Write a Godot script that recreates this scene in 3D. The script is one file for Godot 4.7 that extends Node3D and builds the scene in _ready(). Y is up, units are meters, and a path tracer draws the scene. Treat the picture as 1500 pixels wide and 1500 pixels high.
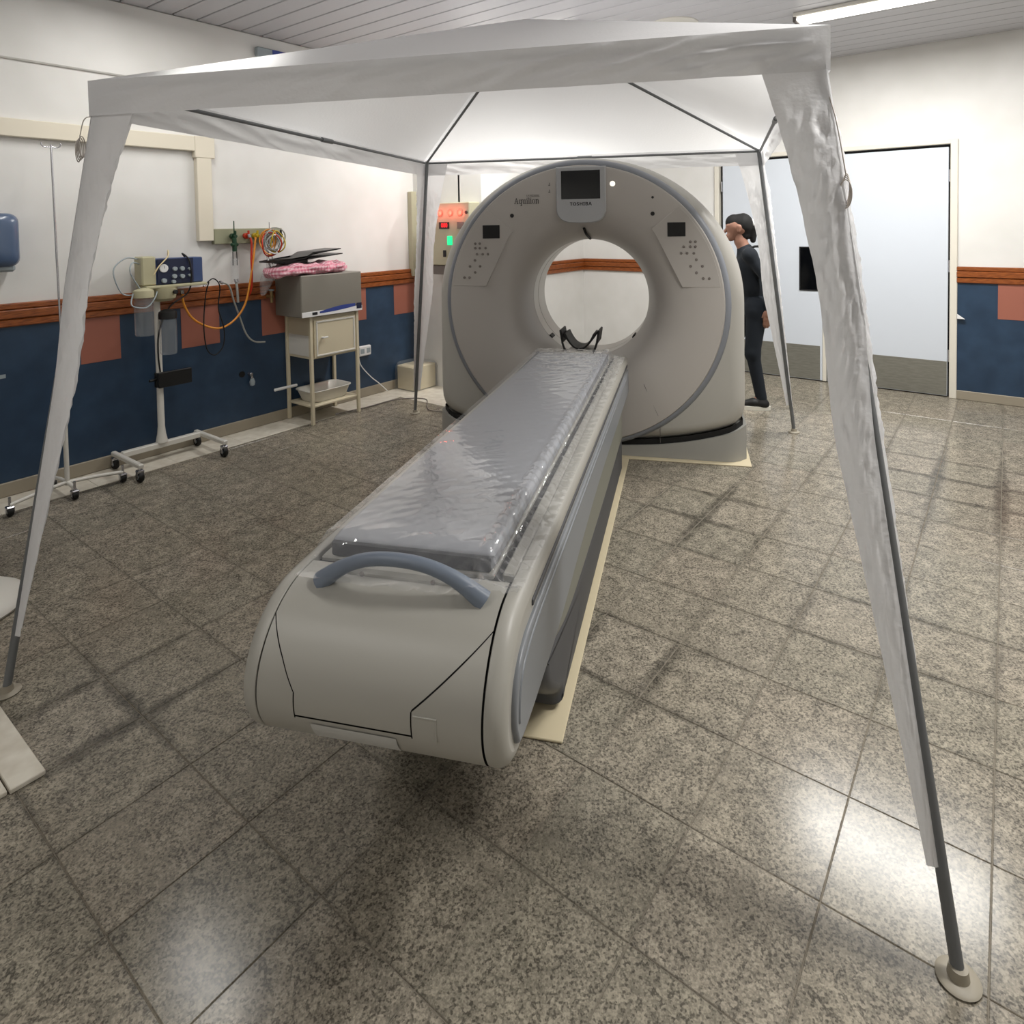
extends Node3D

# ---------------------------------------------------------------- helpers
const WL := -4.57      # left wall plane (x)
const WB := -6.31      # back wall plane (z)
const CEIL := 2.955
const GO := Vector3(-2.2, 0, -3.55)      # gantry frame
const GA := 23.3
var M := {}
var taken := {}
var rng := RandomNumberGenerator.new()

func numbered(called: String) -> String:
	if not taken.has(called):
		taken[called] = 0
		return called
	taken[called] += 1
	return "%s_%03d" % [called, taken[called]]

func thing(called: String, label: String, category: String, at := Vector3.ZERO, turn := 0.0, group := "") -> Node3D:
	var o := Node3D.new()
	o.name = numbered(called)
	add_child(o)
	o.position = at
	o.rotation.y = turn
	tag(o, label, category, group)
	return o

func tag(o: Node3D, label: String, category: String, group := "") -> void:
	o.set_meta("label", label)
	o.set_meta("category", category)
	if group != "":
		o.set_meta("group", group)

func mb() -> SurfaceTool:
	var st := SurfaceTool.new()
	st.begin(Mesh.PRIMITIVE_TRIANGLES)
	st.set_smooth_group(-1)
	return st

func obj(called: String, st: SurfaceTool, m: Material, parent: Node = self) -> MeshInstance3D:
	st.generate_normals()
	return put_mesh(called, st.commit(), m, parent)

func put_mesh(called: String, mesh: Mesh, m: Material, parent: Node = self) -> MeshInstance3D:
	var o := MeshInstance3D.new()
	o.name = called
	o.mesh = mesh
	o.material_override = m
	o.cast_shadow = GeometryInstance3D.SHADOW_CASTING_SETTING_ON
	parent.add_child(o, true)
	return o

func struct(called: String, st: SurfaceTool, m: Material, parent: Node = self) -> MeshInstance3D:
	var o := obj(called, st, m, parent)
	if parent == self:
		o.set_meta("kind", "structure")
	return o

func tri(st: SurfaceTool, a: Vector3, b: Vector3, c: Vector3) -> void:
	st.add_vertex(a)
	st.add_vertex(c)
	st.add_vertex(b)

func quad(st: SurfaceTool, a: Vector3, b: Vector3, c: Vector3, d: Vector3) -> void:
	tri(st, a, b, c)
	tri(st, a, c, d)

func tri_o(st: SurfaceTool, a: Vector3, b: Vector3, c: Vector3, out: Vector3) -> void:
	if (b - a).cross(c - a).dot(out) < 0.0:
		tri(st, a, c, b)
	else:
		tri(st, a, b, c)

func quad_o(st: SurfaceTool, a: Vector3, b: Vector3, c: Vector3, d: Vector3, out: Vector3) -> void:
	tri_o(st, a, b, c, out)
	tri_o(st, a, c, d, out)

# a box with chamfered edges
func box(st: SurfaceTool, c: Vector3, s: Vector3, bev := 0.0, bs := Basis.IDENTITY) -> void:
	st.set_smooth_group(-1)
	var h := s * 0.5
	bev = minf(bev, minf(h.x, minf(h.y, h.z)) * 0.9)
	var P := func(sg: Vector3, k: int) -> Vector3:
		var v := Vector3.ZERO
		for j in 3:
			v[j] = sg[j] * (h[j] - (0.0 if j == k else bev))
		return c + bs * v
	for k in 3:
		var i := (k + 1) % 3
		var j := (k + 2) % 3
		for sk in [-1.0, 1.0]:
			var g := []
			for e in [[-1, -1], [1, -1], [1, 1], [-1, 1]]:
				var sg := Vector3.ZERO
				sg[k] = sk
				sg[i] = e[0]
				sg[j] = e[1]
				g.append(P.call(sg, k))
			var o := Vector3.ZERO
			o[k] = sk
			quad_o(st, g[0], g[1], g[2], g[3], bs * o)
		if bev > 0.0:
			for si in [-1.0, 1.0]:
				for sj in [-1.0, 1.0]:
					var s0 := Vector3.ZERO
					s0[i] = si
					s0[j] = sj
					var s1 := s0
					s0[k] = -1.0
					s1[k] = 1.0
					var o2 := Vector3.ZERO
					o2[i] = si
					o2[j] = sj
					quad_o(st, P.call(s0, i), P.call(s1, i), P.call(s1, j), P.call(s0, j), bs * o2)
	if bev > 0.0:
		for sx in [-1.0, 1.0]:
			for sy in [-1.0, 1.0]:
				for sz in [-1.0, 1.0]:
					var sg := Vector3(sx, sy, sz)
					tri_o(st, P.call(sg, 0), P.call(sg, 1), P.call(sg, 2), bs * sg)

func bx(x0: float, x1: float, y0: float, y1: float, z0: float, z1: float, bev := 0.0) -> SurfaceTool:
	var st := mb()
	box(st, Vector3((x0 + x1) / 2, (y0 + y1) / 2, (z0 + z1) / 2), Vector3(absf(x1 - x0), absf(y1 - y0), absf(z1 - z0)), bev)
	return st

func boxx(st: SurfaceTool, x0: float, x1: float, y0: float, y1: float, z0: float, z1: float, bev := 0.0) -> void:
	box(st, Vector3((x0 + x1) / 2, (y0 + y1) / 2, (z0 + z1) / 2), Vector3(absf(x1 - x0), absf(y1 - y0), absf(z1 - z0)), bev)

# rings of equal length joined one after another
func loft(st: SurfaceTool, loops: Array, cap0 := true, cap1 := true, closed := true) -> void:
	st.set_smooth_group(0)
	var n: int = loops[0].size()
	var last := n if closed else n - 1
	for i in loops.size() - 1:
		var A = loops[i]
		var B = loops[i + 1]
		for k in last:
			var k2 := (k + 1) % n
			quad(st, A[k], A[k2], B[k2], B[k])
	st.set_smooth_group(-1)
	if cap0:
		fan(st, loops[0], true)
	if cap1:
		fan(st, loops[-1], false)

func fan(st: SurfaceTool, ring, flip: bool) -> void:
	var c := Vector3.ZERO
	for p in ring:
		c += p
	c /= ring.size()
	for k in ring.size():
		if flip:
			tri(st, c, ring[(k + 1) % ring.size()], ring[k])
		else:
			tri(st, c, ring[k], ring[(k + 1) % ring.size()])

func tube(st: SurfaceTool, pts: Array, r, seg := 8, closed := false, flat := 1.0) -> void:
	var n := pts.size()
	var loops := []
	var up := Vector3.UP
	var t0: Vector3 = (pts[1] - pts[0]).normalized()
	if absf(t0.dot(up)) > 0.9:
		up = Vector3.RIGHT
	var nrm := (up - t0 * up.dot(t0)).normalized()
	for i in n:
		var t: Vector3
		if closed:
			t = (pts[(i + 1) % n] - pts[(i + n - 1) % n]).normalized()
		else:
			t = (pts[mini(i + 1, n - 1)] - pts[maxi(i - 1, 0)]).normalized()
		nrm = (nrm - t * nrm.dot(t)).normalized()
		var bi := t.cross(nrm)
		var rr: float = r[i] if r is Array else r
		var ring := PackedVector3Array()
		for k in seg:
			var a := -TAU * k / seg
			ring.append(pts[i] + nrm * cos(a) * rr * flat + bi * sin(a) * rr)
		loops.append(ring)
	if closed:
		loops.append(loops[0])
	loft(st, loops, not closed, not closed)

func curve(pts: Array, steps := 6) -> Array:
	var out := []
	var n := pts.size()
	for i in n - 1:
		var a = pts[maxi(i - 1, 0)]
		var b = pts[i]
		var c = pts[i + 1]
		var d = pts[mini(i + 2, n - 1)]
		for s in steps:
			var t := float(s) / steps
			out.append(0.5 * ((2.0 * b) + (c - a) * t + (2.0 * a - 5.0 * b + 4.0 * c - d) * t * t + (3.0 * b - a - 3.0 * c + d) * t * t * t))
	out.append(pts[n - 1])
	return out

# profile of (radius, height) turned about the Y axis of xf
func lathe(st: SurfaceTool, prof: Array, xf := Transform3D.IDENTITY, seg := 32, sharp := 35.0) -> void:
	var group := 1
	for i in prof.size() - 1:
		var a: Vector2 = prof[i]
		var b: Vector2 = prof[i + 1]
		if i > 0:
			var d0: Vector2 = (a - prof[i - 1]).normalized()
			if rad_to_deg(absf(d0.angle_to((b - a).normalized()))) > sharp:
				group += 1
		st.set_smooth_group(group)
		for k in seg:
			var a0 := TAU * k / seg
			var a1 := TAU * (k + 1) / seg
			var p := func(v: Vector2, w: float) -> Vector3: return xf * Vector3(v.x * cos(w), v.y, v.x * sin(w))
			if a.x > 1e-6:
				tri(st, p.call(a, a0), p.call(b, a1), p.call(a, a1))
			if b.x > 1e-6:
				tri(st, p.call(a, a0), p.call(b, a0), p.call(b, a1))
	st.set_smooth_group(-1)

func cyl(st: SurfaceTool, a: Vector3, b: Vector3, r: float, seg := 12, bev := 0.0) -> void:
	var y := (b - a).normalized()
	var x := y.cross(Vector3.UP if absf(y.y) < 0.9 else Vector3.RIGHT).normalized()
	var z := x.cross(y)
	var l := a.distance_to(b)
	var prof := [Vector2(0, 0), Vector2(r, 0), Vector2(r, l), Vector2(0, l)]
	if bev > 0.0:
		prof = [Vector2(0, 0), Vector2(r - bev, 0), Vector2(r, bev), Vector2(r, l - bev), Vector2(r - bev, l), Vector2(0, l)]
	lathe(st, prof, Transform3D(Basis(x, y, z), a), seg)

# flat outline (x, y) pushed from z0 to z1, edge at z1 chamfered
func plate(st: SurfaceTool, poly: PackedVector2Array, z0: float, z1: float, bev := 0.0) -> void:
	if Geometry2D.is_polygon_clockwise(poly):
		poly = poly.duplicate()
		poly.reverse()
	var top := poly
	if bev > 0.0:
		var off := Geometry2D.offset_polygon(poly, -bev, Geometry2D.JOIN_MITER)
		if off.size() == 1 and off[0].size() == poly.size():
			# offset_polygon may start elsewhere: match each point with its nearest
			top = PackedVector2Array()
			for p in poly:
				var best: Vector2 = off[0][0]
				for q in off[0]:
					if q.distance_to(p) < best.distance_to(p):
						best = q
				top.append(best)
	st.set_smooth_group(-1)
	var n := poly.size()
	var zb := z1 - bev
	for i in n:
		var a := poly[i]
		var b := poly[(i + 1) % n]
		quad(st, Vector3(a.x, a.y, z0), Vector3(b.x, b.y, z0), Vector3(b.x, b.y, zb), Vector3(a.x, a.y, zb))
		if bev > 0.0:
			var ta := top[i]
			var tb := top[(i + 1) % n]
			quad(st, Vector3(a.x, a.y, zb), Vector3(b.x, b.y, zb), Vector3(tb.x, tb.y, z1), Vector3(ta.x, ta.y, z1))
	var idx := Geometry2D.triangulate_polygon(top)
	for i in range(0, idx.size(), 3):
		tri_o(st, Vector3(top[idx[i]].x, top[idx[i]].y, z1), Vector3(top[idx[i + 1]].x, top[idx[i + 1]].y, z1), Vector3(top[idx[i + 2]].x, top[idx[i + 2]].y, z1), Vector3.BACK)

func disc_poly(c: Vector2, r: float, n := 20) -> PackedVector2Array:
	var p := PackedVector2Array()
	for k in n:
		p.append(c + Vector2(cos(TAU * k / n), sin(TAU * k / n)) * r)
	return p

func rect_poly(x0: float, x1: float, y0: float, y1: float) -> PackedVector2Array:
	return PackedVector2Array([Vector2(x0, y0), Vector2(x1, y0), Vector2(x1, y1), Vector2(x0, y1)])

# closed profile of (z, y) drawn out along x with rounded long edges
func slab_x(st: SurfaceTool, prof: Array, x0: float, x1: float, r: float, r1 := -1.0) -> void:
	if r1 < 0.0:
		r1 = r
	var n := prof.size()
	var area := 0.0
	for i in n:
		area += prof[i].cross(prof[(i + 1) % n])
	var sgn := 1.0 if area > 0 else -1.0
	var nr := []
	for i in n:
		var t: Vector2 = ((prof[i] - prof[(i + n - 1) % n]).normalized() + (prof[(i + 1) % n] - prof[i]).normalized()).normalized()
		nr.append(Vector2(-t.y, t.x) * sgn)
	var loops := []
	var steps := []
	for a in 5:
		var w := PI / 2 * a / 4.0
		steps.append([x0 + r * (1 - sin(w)) if false else x0 + r * (1.0 - cos(w)), r * (1.0 - sin(w))])
	for a in 5:
		var w := PI / 2 * (4 - a) / 4.0
		steps.append([x1 - r1 * (1.0 - cos(w)), r1 * (1.0 - sin(w))])
	for s in steps:
		var ring := PackedVector3Array()
		for i in n:
			var p: Vector2 = prof[i] + nr[i] * s[1]
			ring.append(Vector3(s[0], p.y, p.x))
		if sgn > 0:
			ring.reverse()
		loops.append(ring)
	loops.reverse()
	loft(st, loops)

func lettering(called: String, text: String, size: float, m: Material, parent: Node, at: Vector3, basis := Basis.IDENTITY, serif := false, width := -1.0) -> MeshInstance3D:
	var f := SystemFont.new()
	f.font_names = PackedStringArray(["Droid Serif" if serif else "Droid Sans"])
	f.font_weight = 700 if not serif else 400
	var t := TextMesh.new()
	t.text = text
	t.font = f
	t.font_size = 32
	t.pixel_size = size / 24.0
	t.depth = 0.001
	t.curve_step = 1.0
	var o := put_mesh(called, t, m, parent)
	var sx := 1.0
	if width > 0.0:
		sx = width / maxf(0.001, t.get_aabb().size.x)
	o.transform = Transform3D(basis.scaled_local(Vector3(sx, 1, 1)), at)
	return o

# ---------------------------------------------------------------- materials
func mat(key: String, c: Color, rough := 0.5, metal := 0.0) -> StandardMaterial3D:
	var m := StandardMaterial3D.new()
	m.resource_name = key
	m.albedo_color = c
	m.roughness = rough
	m.metallic = metal
	M[key] = m
	return m

func noise_img(size: int, freq: float, sd: int, type := FastNoiseLite.TYPE_SIMPLEX_SMOOTH, octaves := 3, cell := FastNoiseLite.RETURN_CELL_VALUE) -> Image:
	var n := FastNoiseLite.new()
	n.seed = sd
	n.noise_type = type
	n.frequency = freq
	n.fractal_octaves = octaves
	if type == FastNoiseLite.TYPE_CELLULAR:
		n.cellular_return_type = cell
		n.fractal_type = FastNoiseLite.FRACTAL_NONE
	var im := n.get_seamless_image(size, size, false, false, 0.1, true)
	im.convert(Image.FORMAT_L8)
	return im

func tex(im: Image) -> ImageTexture:
	im.generate_mipmaps()
	return ImageTexture.create_from_image(im)

func ramp(im: Image, stops: Array) -> Image:
	# stops: [[t, Color], ...]
	var g := Gradient.new()
	g.offsets = PackedFloat32Array(stops.map(func(s): return s[0]))
	g.colors = PackedColorArray(stops.map(func(s): return s[1]))
	var table := PackedByteArray()
	for i in 256:
		var c := g.sample(i / 255.0)
		table.append(int(c.r * 255))
		table.append(int(c.g * 255))
		table.append(int(c.b * 255))
	var src := im.get_data()
	var out := PackedByteArray()
	out.resize(src.size() * 3)
	for i in src.size():
		var k := src[i] * 3
		out[i * 3] = table[k]
		out[i * 3 + 1] = table[k + 1]
		out[i * 3 + 2] = table[k + 2]
	return Image.create_from_data(im.get_width(), im.get_height(), false, Image.FORMAT_RGB8, out)

func terrazzo(sd: int) -> Image:
	var size := 1024
	var a := noise_img(size, 0.17, sd, FastNoiseLite.TYPE_CELLULAR).get_data()
	var b := noise_img(size, 0.33, sd + 1, FastNoiseLite.TYPE_CELLULAR).get_data()
	var c := noise_img(size, 0.012, sd + 2).get_data()
	var out := PackedByteArray()
	out.resize(size * size * 3)
	for i in size * size:
		var v := a[i] * 0.55 + b[i] * 0.45
		var l := 0.0
		if v > 178:
			l = 178.0
		elif v > 130:
			l = 160.0
		elif v > 88:
			l = 144.0
		elif v > 60:
			l = 124.0
		else:
			l = 101.0
		l += (c[i] - 128) * 0.16
		out[i * 3] = int(clampf(l * 0.945, 0, 255))
		out[i * 3 + 1] = int(clampf(l * 0.91, 0, 255))
		out[i * 3 + 2] = int(clampf(l * 0.845, 0, 255))
	return Image.create_from_data(size, size, false, Image.FORMAT_RGB8, out)

const TX := 0.303
const TZ := 0.318
const TX0 := -0.018
const TZ0 := -3.36

func grime() -> Image:
	# dirt trodden into the joints, 10.24 m square round the world origin, 1 cm a pixel
	var size := 1024
	var big := noise_img(size, 0.012, 91)
	var fine := noise_img(size, 0.14, 92)
	var im := Image.create(size, size, false, Image.FORMAT_RGB8)
	im.fill(Color.WHITE)
	var spots := [[-1.22, -3.05, 0.5], [-1.22, -3.35, 0.35], [-0.32, -4.3, 0.9], [-0.02, -4.2, 0.9], [-2.25, -0.76, 0.5], [-2.13, -0.7, 0.3], [-0.9, -1.9, 0.3], [-0.35, -2.6, 0.5], [-1.2, -1.9, 0.3], [-4.25, -1.5, 0.25]]
	for y in range(60, 720):
		var z := (y + 0.5) / 100.0 - 5.12
		z = z - 2.0
		for x in range(40, 800):
			var X := (x + 0.5) / 100.0 - 5.12
			var dx := absf(fposmod(X - TX0 + TX / 2, TX) - TX / 2)
			var dz := absf(fposmod(z - TZ0 + TZ / 2, TZ) - TZ / 2)
			var bb := big.get_pixel(x, y).r
			var ff := fine.get_pixel(x, y).r
			var near := 0.0
			for s in spots:
				near = maxf(near, 1.0 - Vector2(X - s[0], z - s[1]).length() / s[2])
			near = maxf(near, 0.0)
			var wdt := 0.008 + 0.03 * maxf(0.0, bb - 0.4) + 0.035 * near
			var k := maxf(clampf(1.0 - dx / wdt, 0, 1), clampf(1.0 - dz / (wdt * 0.75), 0, 1))
			k = clampf(k * 1.6, 0, 1) * (0.25 + 0.75 * ff) * (0.28 + 0.72 * near)
			var pat := maxf(0.0, bb - 0.55) * 0.22 * ff
			var v := 1.0 - 0.5 * k - pat
			im.set_pixel(x, y, Color(v, v * 0.985, v * 0.96))
	return im

func make_materials() -> void:
	# floor
	var tz := [terrazzo(11)]
	var gt := tex(grime())
	var tones := [Color(1, 1, 1), Color(0.97, 0.97, 0.965), Color(0.985, 0.98, 0.975), Color(0.955, 0.96, 0.955)]
	var tt := tex(tz[0])
	for i in 4:
		var m := mat("terrazzo_%d" % i, tones[i], 0.19)
		m.albedo_texture = tt
		m.metallic_specular = 0.36
		m.uv1_triplanar = true
		m.uv1_world_triplanar = true
		m.uv1_scale = Vector3.ONE * 0.95
		m.uv1_offset = Vector3(0.13, 0.31, 0.57) * i
		m.detail_enabled = true
		m.detail_albedo = gt
		m.detail_blend_mode = BaseMaterial3D.BLEND_MODE_MUL
		m.detail_uv_layer = BaseMaterial3D.DETAIL_UV_2
		m.uv2_triplanar = true
		m.uv2_world_triplanar = true
		m.uv2_scale = Vector3.ONE / 10.24
		m.uv2_offset = Vector3(0.5, 0.5, 0.5 + 2.0 / 10.24)
	mat("grout", Color(0.5, 0.47, 0.42), 0.8)
	var wt := tex(ramp(noise_img(512, 0.01, 5), [[0.0, Color(0.86, 0.855, 0.84)], [1.0, Color(0.9, 0.895, 0.885)]]))
	var wall := mat("wall_paint", Color(1, 1, 1), 0.6)
	wall.albedo_texture = wt
	wall.uv1_triplanar = true
	wall.uv1_world_triplanar = true
	wall.uv1_scale = Vector3.ONE * 0.4
	var bt := tex(ramp(noise_img(512, 0.02, 6), [[0.0, Color(0.14, 0.215, 0.3)], [1.0, Color(0.185, 0.27, 0.365)]]))
	var blue := mat("blue_dado", Color(1, 1, 1), 0.38)
	blue.albedo_texture = bt
	blue.uv1_triplanar = true
	blue.uv1_world_triplanar = true
	blue.uv1_scale = Vector3.ONE * 0.5
	mat("salmon", Color(0.62, 0.385, 0.32), 0.42)
	# wood rail: long grain along the wall
	var wn := noise_img(512, 0.03, 7, FastNoiseLite.TYPE_SIMPLEX_SMOOTH, 4)
	var wood := mat("rail_wood", Color(1, 1, 1), 0.33)
	wood.albedo_texture = tex(ramp(wn, [[0.0, Color(0.36, 0.18, 0.075)], [0.45, Color(0.53, 0.28, 0.12)], [1.0, Color(0.66, 0.39, 0.19)]]))
	wood.uv1_triplanar = true
	wood.uv1_world_triplanar = true
	wood.uv1_scale = Vector3(0.9, 9.0, 0.9)
	mat("skirting", Color(0.6, 0.565, 0.5), 0.5)
	mat("slat", Color(0.75, 0.75, 0.77), 0.45)
	mat("black", Color(0.02, 0.02, 0.022), 0.6)
	mat("ceiling_void", Color(0.05, 0.05, 0.055), 0.9)
	var lt := tex(ramp(noise_img(256, 0.03, 8), [[0.0, Color(0.8, 0.77, 0.71)], [1.0, Color(0.9, 0.88, 0.83)]]))
	var lino := mat("pale_tile", Color(1, 1, 1), 0.3)
	lino.albedo_texture = lt
	lino.uv1_triplanar = true
	lino.uv1_world_triplanar = true
	lino.uv1_scale = Vector3.ONE * 1.5
	mat("cream_sheet", Color(0.83, 0.78, 0.66), 0.4)
	# doors
	mat("door_white", Color(0.82, 0.845, 0.88), 0.35)
	mat("frame_white", Color(0.87, 0.85, 0.8), 0.45)
	var steel := mat("brushed_steel", Color(0.58, 0.575, 0.54), 0.34, 0.4)
	steel.albedo_texture = tex(ramp(noise_img(256, 0.04, 9), [[0.0, Color(0.88, 0.88, 0.88)], [1.0, Color(1, 1, 1)]]))
	steel.uv1_triplanar = true
	steel.uv1_scale = Vector3(1, 6, 1)
	mat("chrome", Color(0.75, 0.75, 0.77), 0.2, 0.9)
	mat("dark_glass", Color(0.03, 0.035, 0.045), 0.12)
	# machine
	mat("shell", Color(0.68, 0.67, 0.645), 0.42)
	mat("shell_face", Color(0.7, 0.68, 0.66), 0.38)
	mat("shell_base", Color(0.6, 0.595, 0.575), 0.45)
	mat("ring_blue", Color(0.5, 0.515, 0.545), 0.4)
	mat("panel_grey", Color(0.66, 0.665, 0.675), 0.35)
	mat("screen", Color(0.035, 0.045, 0.055), 0.15)
	mat("ink", Color(0.09, 0.09, 0.1), 0.6)
	mat("ink_grey", Color(0.38, 0.36, 0.35), 0.6)
	mat("button_grey", Color(0.47, 0.44, 0.42), 0.5)
	mat("bore_ring", Color(0.82, 0.81, 0.79), 0.3)
	mat("couch_shell", Color(0.69, 0.68, 0.65), 0.4)
	mat("couch_panel", Color(0.52, 0.535, 0.555), 0.36)
	mat("couch_dark", Color(0.29, 0.295, 0.31), 0.5)
	mat("couch_side", Color(0.5, 0.5, 0.46), 0.5)
	mat("handle_blue", Color(0.48, 0.52, 0.58), 0.4)
	mat("label_silver", Color(0.8, 0.8, 0.79), 0.4)
	mat("mattress", Color(0.66, 0.67, 0.7), 0.45)
	mat("rubber", Color(0.035, 0.035, 0.037), 0.55)
	var film := mat("clear_film", Color(0.95, 0.96, 0.98, 0.1), 0.06)
	film.transparency = BaseMaterial3D.TRANSPARENCY_ALPHA
	film.metallic_specular = 0.7
	var pl := mat("clear_plastic", Color(0.85, 0.88, 0.9, 0.1), 0.12)
	pl.transparency = BaseMaterial3D.TRANSPARENCY_ALPHA
	# tent
	var fabric_img := noise_img(512, 0.05, 21)
	var fb := mat("tent_fabric", Color(0.93, 0.93, 0.94), 0.42)
	fb.backlight_enabled = true
	fb.backlight = Color(0.78, 0.78, 0.78)
	fb.heightmap_enabled = true
	fb.heightmap_texture = tex(fabric_img)
	fb.heightmap_scale = 0.12
	fb.uv1_triplanar = true
	fb.uv1_scale = Vector3.ONE * 2.2
	mat("tent_pole", Color(0.44, 0.45, 0.46), 0.45, 0.1)
	mat("tent_foot", Color(0.62, 0.59, 0.53), 0.5)
	mat("cord", Color(0.78, 0.75, 0.72), 0.8)
	# furniture
	mat("white_enamel", Color(0.85, 0.84, 0.81), 0.35)
	mat("cream_enamel", Color(0.82, 0.78, 0.68), 0.35)
	mat("duct", Color(0.88, 0.85, 0.78), 0.45)
	mat("box_grey", Color(0.5, 0.485, 0.45), 0.5)
	mat("stripe_blue", Color(0.2, 0.27, 0.55), 0.4)
	mat("paper_white", Color(0.9, 0.9, 0.9), 0.6)
	mat("panel_beige", Color(0.72, 0.7, 0.6), 0.45)
	mat("gas_panel", Color(0.6, 0.6, 0.5), 0.4, 0.2)
	mat("device_blue", Color(0.1, 0.13, 0.24), 0.4)
	mat("device_navy", Color(0.22, 0.29, 0.45), 0.4)
	mat("device_beige", Color(0.71, 0.69, 0.57), 0.45)
	mat("hose_yellow", Color(0.86, 0.56, 0.2), 0.4)
	mat("hose_cream", Color(0.86, 0.79, 0.62), 0.4)
	mat("hose_red", Color(0.72, 0.17, 0.05), 0.4)
	mat("hose_grey", Color(0.62, 0.62, 0.6), 0.4)
	mat("valve_green", Color(0.07, 0.23, 0.14), 0.4)
	mat("knob_yellow", Color(0.72, 0.63, 0.12), 0.4)
	mat("brass", Color(0.6, 0.52, 0.36), 0.35, 0.6)
	var dsp := mat("dispenser_blue", Color(0.27, 0.36, 0.49), 0.2)
	dsp.clearcoat_enabled = true
	mat("dispenser_grey", Color(0.6, 0.64, 0.66), 0.35)
	mat("tray_black", Color(0.03, 0.028, 0.033), 0.35)
	# pink checked cloth
	var ck := Image.create(128, 128, false, Image.FORMAT_RGB8)
	for y in 128:
		for x in 128:
			var s := int((x % 32) < 16) + int((y % 32) < 16)
			ck.set_pixel(x, y, [Color(0.9, 0.8, 0.82), Color(0.84, 0.56, 0.62), Color(0.72, 0.34, 0.43)][s])
	var cloth := mat("pink_check", Color(1, 1, 1), 0.85)
	cloth.albedo_texture = tex(ck)
	cloth.uv1_triplanar = true
	cloth.uv1_scale = Vector3.ONE * 9.0
	cloth.rim_enabled = true
	cloth.rim = 0.3
	# lit things
	var tubelit := mat("tube_glow", Color(1, 1, 1), 0.4)
	tubelit.emission_enabled = true
	tubelit.emission = Color(1.0, 0.98, 0.94)
	tubelit.emission_energy_multiplier = 3.0
	for e in [["lamp_red", Color(1.0, 0.35, 0.28), 1.6], ["digits_red", Color(1.0, 0.06, 0.1), 1.2], ["lamp_green", Color(0.1, 0.95, 0.6), 0.9], ["button_lit", Color(1.0, 0.98, 0.92), 1.0]]:
		var lm := mat(e[0], e[1] * Color(0.8, 0.8, 0.8), 0.3)
		lm.emission_enabled = true
		lm.emission = e[1]
		lm.emission_energy_multiplier = e[2]
	mat("digits_case", Color(0.16, 0.02, 0.03), 0.3)
	# person
	mat("skin", Color(0.6, 0.44, 0.37), 0.55)
	mat("hair", Color(0.018, 0.015, 0.015), 0.8)
	var cl := mat("navy_cloth", Color(0.055, 0.085, 0.12), 0.9)
	cl.rim_enabled = true
	cl.rim = 0.2
	mat("denim", Color(0.05, 0.085, 0.125), 0.9)
	mat("shoe_black", Color(0.02, 0.02, 0.022), 0.6)
	mat("shoe_white", Color(0.85, 0.84, 0.8), 0.6)

# ---------------------------------------------------------------- scene
func _ready() -> void:
	rng.seed = 4
	# camera
	var near := 0.05
	var fpx := 938.52
	var cam := Camera3D.new()
	cam.name = "camera"
	cam.projection = Camera3D.PROJECTION_FRUSTUM
	cam.near = near
	cam.far = 60.0
	cam.size = 1500.0 / fpx * near
	cam.frustum_offset = Vector2((750.0 - 783.0) / fpx, -(750.0 - 362.56) / fpx) * near
	cam.position = Vector3(0, 1.5, 0)
	cam.rotation_order = EULER_ORDER_YXZ
	cam.rotation_degrees = Vector3(-2.0527, 36.5084, -0.9097)
	add_child(cam)
	cam.current = true
	# environment
	var env := Environment.new()
	env.background_mode = Environment.BG_COLOR
	env.background_color = Color(0.02, 0.02, 0.02)
	env.ambient_light_source = Environment.AMBIENT_SOURCE_DISABLED
	env.tonemap_mode = Environment.TONE_MAPPER_LINEAR
	env.tonemap_exposure = 1.05
	env.sdfgi_enabled = true
	env.ssao_enabled = true
	env.ssil_enabled = true
	var we := WorldEnvironment.new()
	we.name = "environment"
	we.environment = env
	add_child(we)
	make_materials()
	# strip lamps under the ceiling: [centre x, centre z, energy]
	for l in [[-0.61, -4.82, 8.0, "beside the doors"], [0.4, -2.25, 6.0, "above the open floor right of the tent"], [-3.45, -1.7, 1.7, "above the trolley along the blue wall"], [-3.12, -4.0, 4.2, "right over the scanner ring"], [-1.6, 1.1, 1.4, "beyond the couch foot, an added fill lamp out of view"]]:  # last lamp is an added, unseen fill that brightens surfaces facing the camera
		strip_lamp(l[0], l[1], l[2], l[3])
	build_room()
	build_gantry()
	build_couch()
	build_tent()
	build_left_wall_things()
	build_back_things()
	build_person()

func strip_lamp(x: float, z: float, energy: float, where: String) -> void:
	var t := thing("strip_lamp", "white fluorescent strip lamp on the slatted ceiling " + where, "lamp", Vector3(x, CEIL, z), 0, "ceiling strip lamps")
	obj("housing", bx(-0.62, 0.62, -0.03, 0.0, -0.075, 0.075, 0.006), M.white_enamel, t)
	obj("diffuser", bx(-0.6, 0.6, -0.062, -0.028, -0.062, 0.062, 0.012), M.tube_glow, t)
	for s in [-1, 1]:
		obj("end_cap", bx(s * 0.6, s * 0.622, -0.066, -0.001, -0.068, 0.068, 0.005), M.ink_grey, t)
	var a := AreaLight3D.new()
	a.name = "light"
	a.area_size = Vector2(1.18, 0.12)
	a.light_energy = energy
	a.light_color = Color(1.0, 0.992, 0.975)
	a.shadow_enabled = true
	a.area_range = 15.0
	a.position = Vector3(0, -0.066, 0)
	a.rotation_degrees.x = -90
	t.add_child(a)

# ---------------------------------------------------------------- room
const X1 := 2.3
const Z1 := 1.7
const STEP_Z := -4.24
const STEP_X := -3.965

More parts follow.
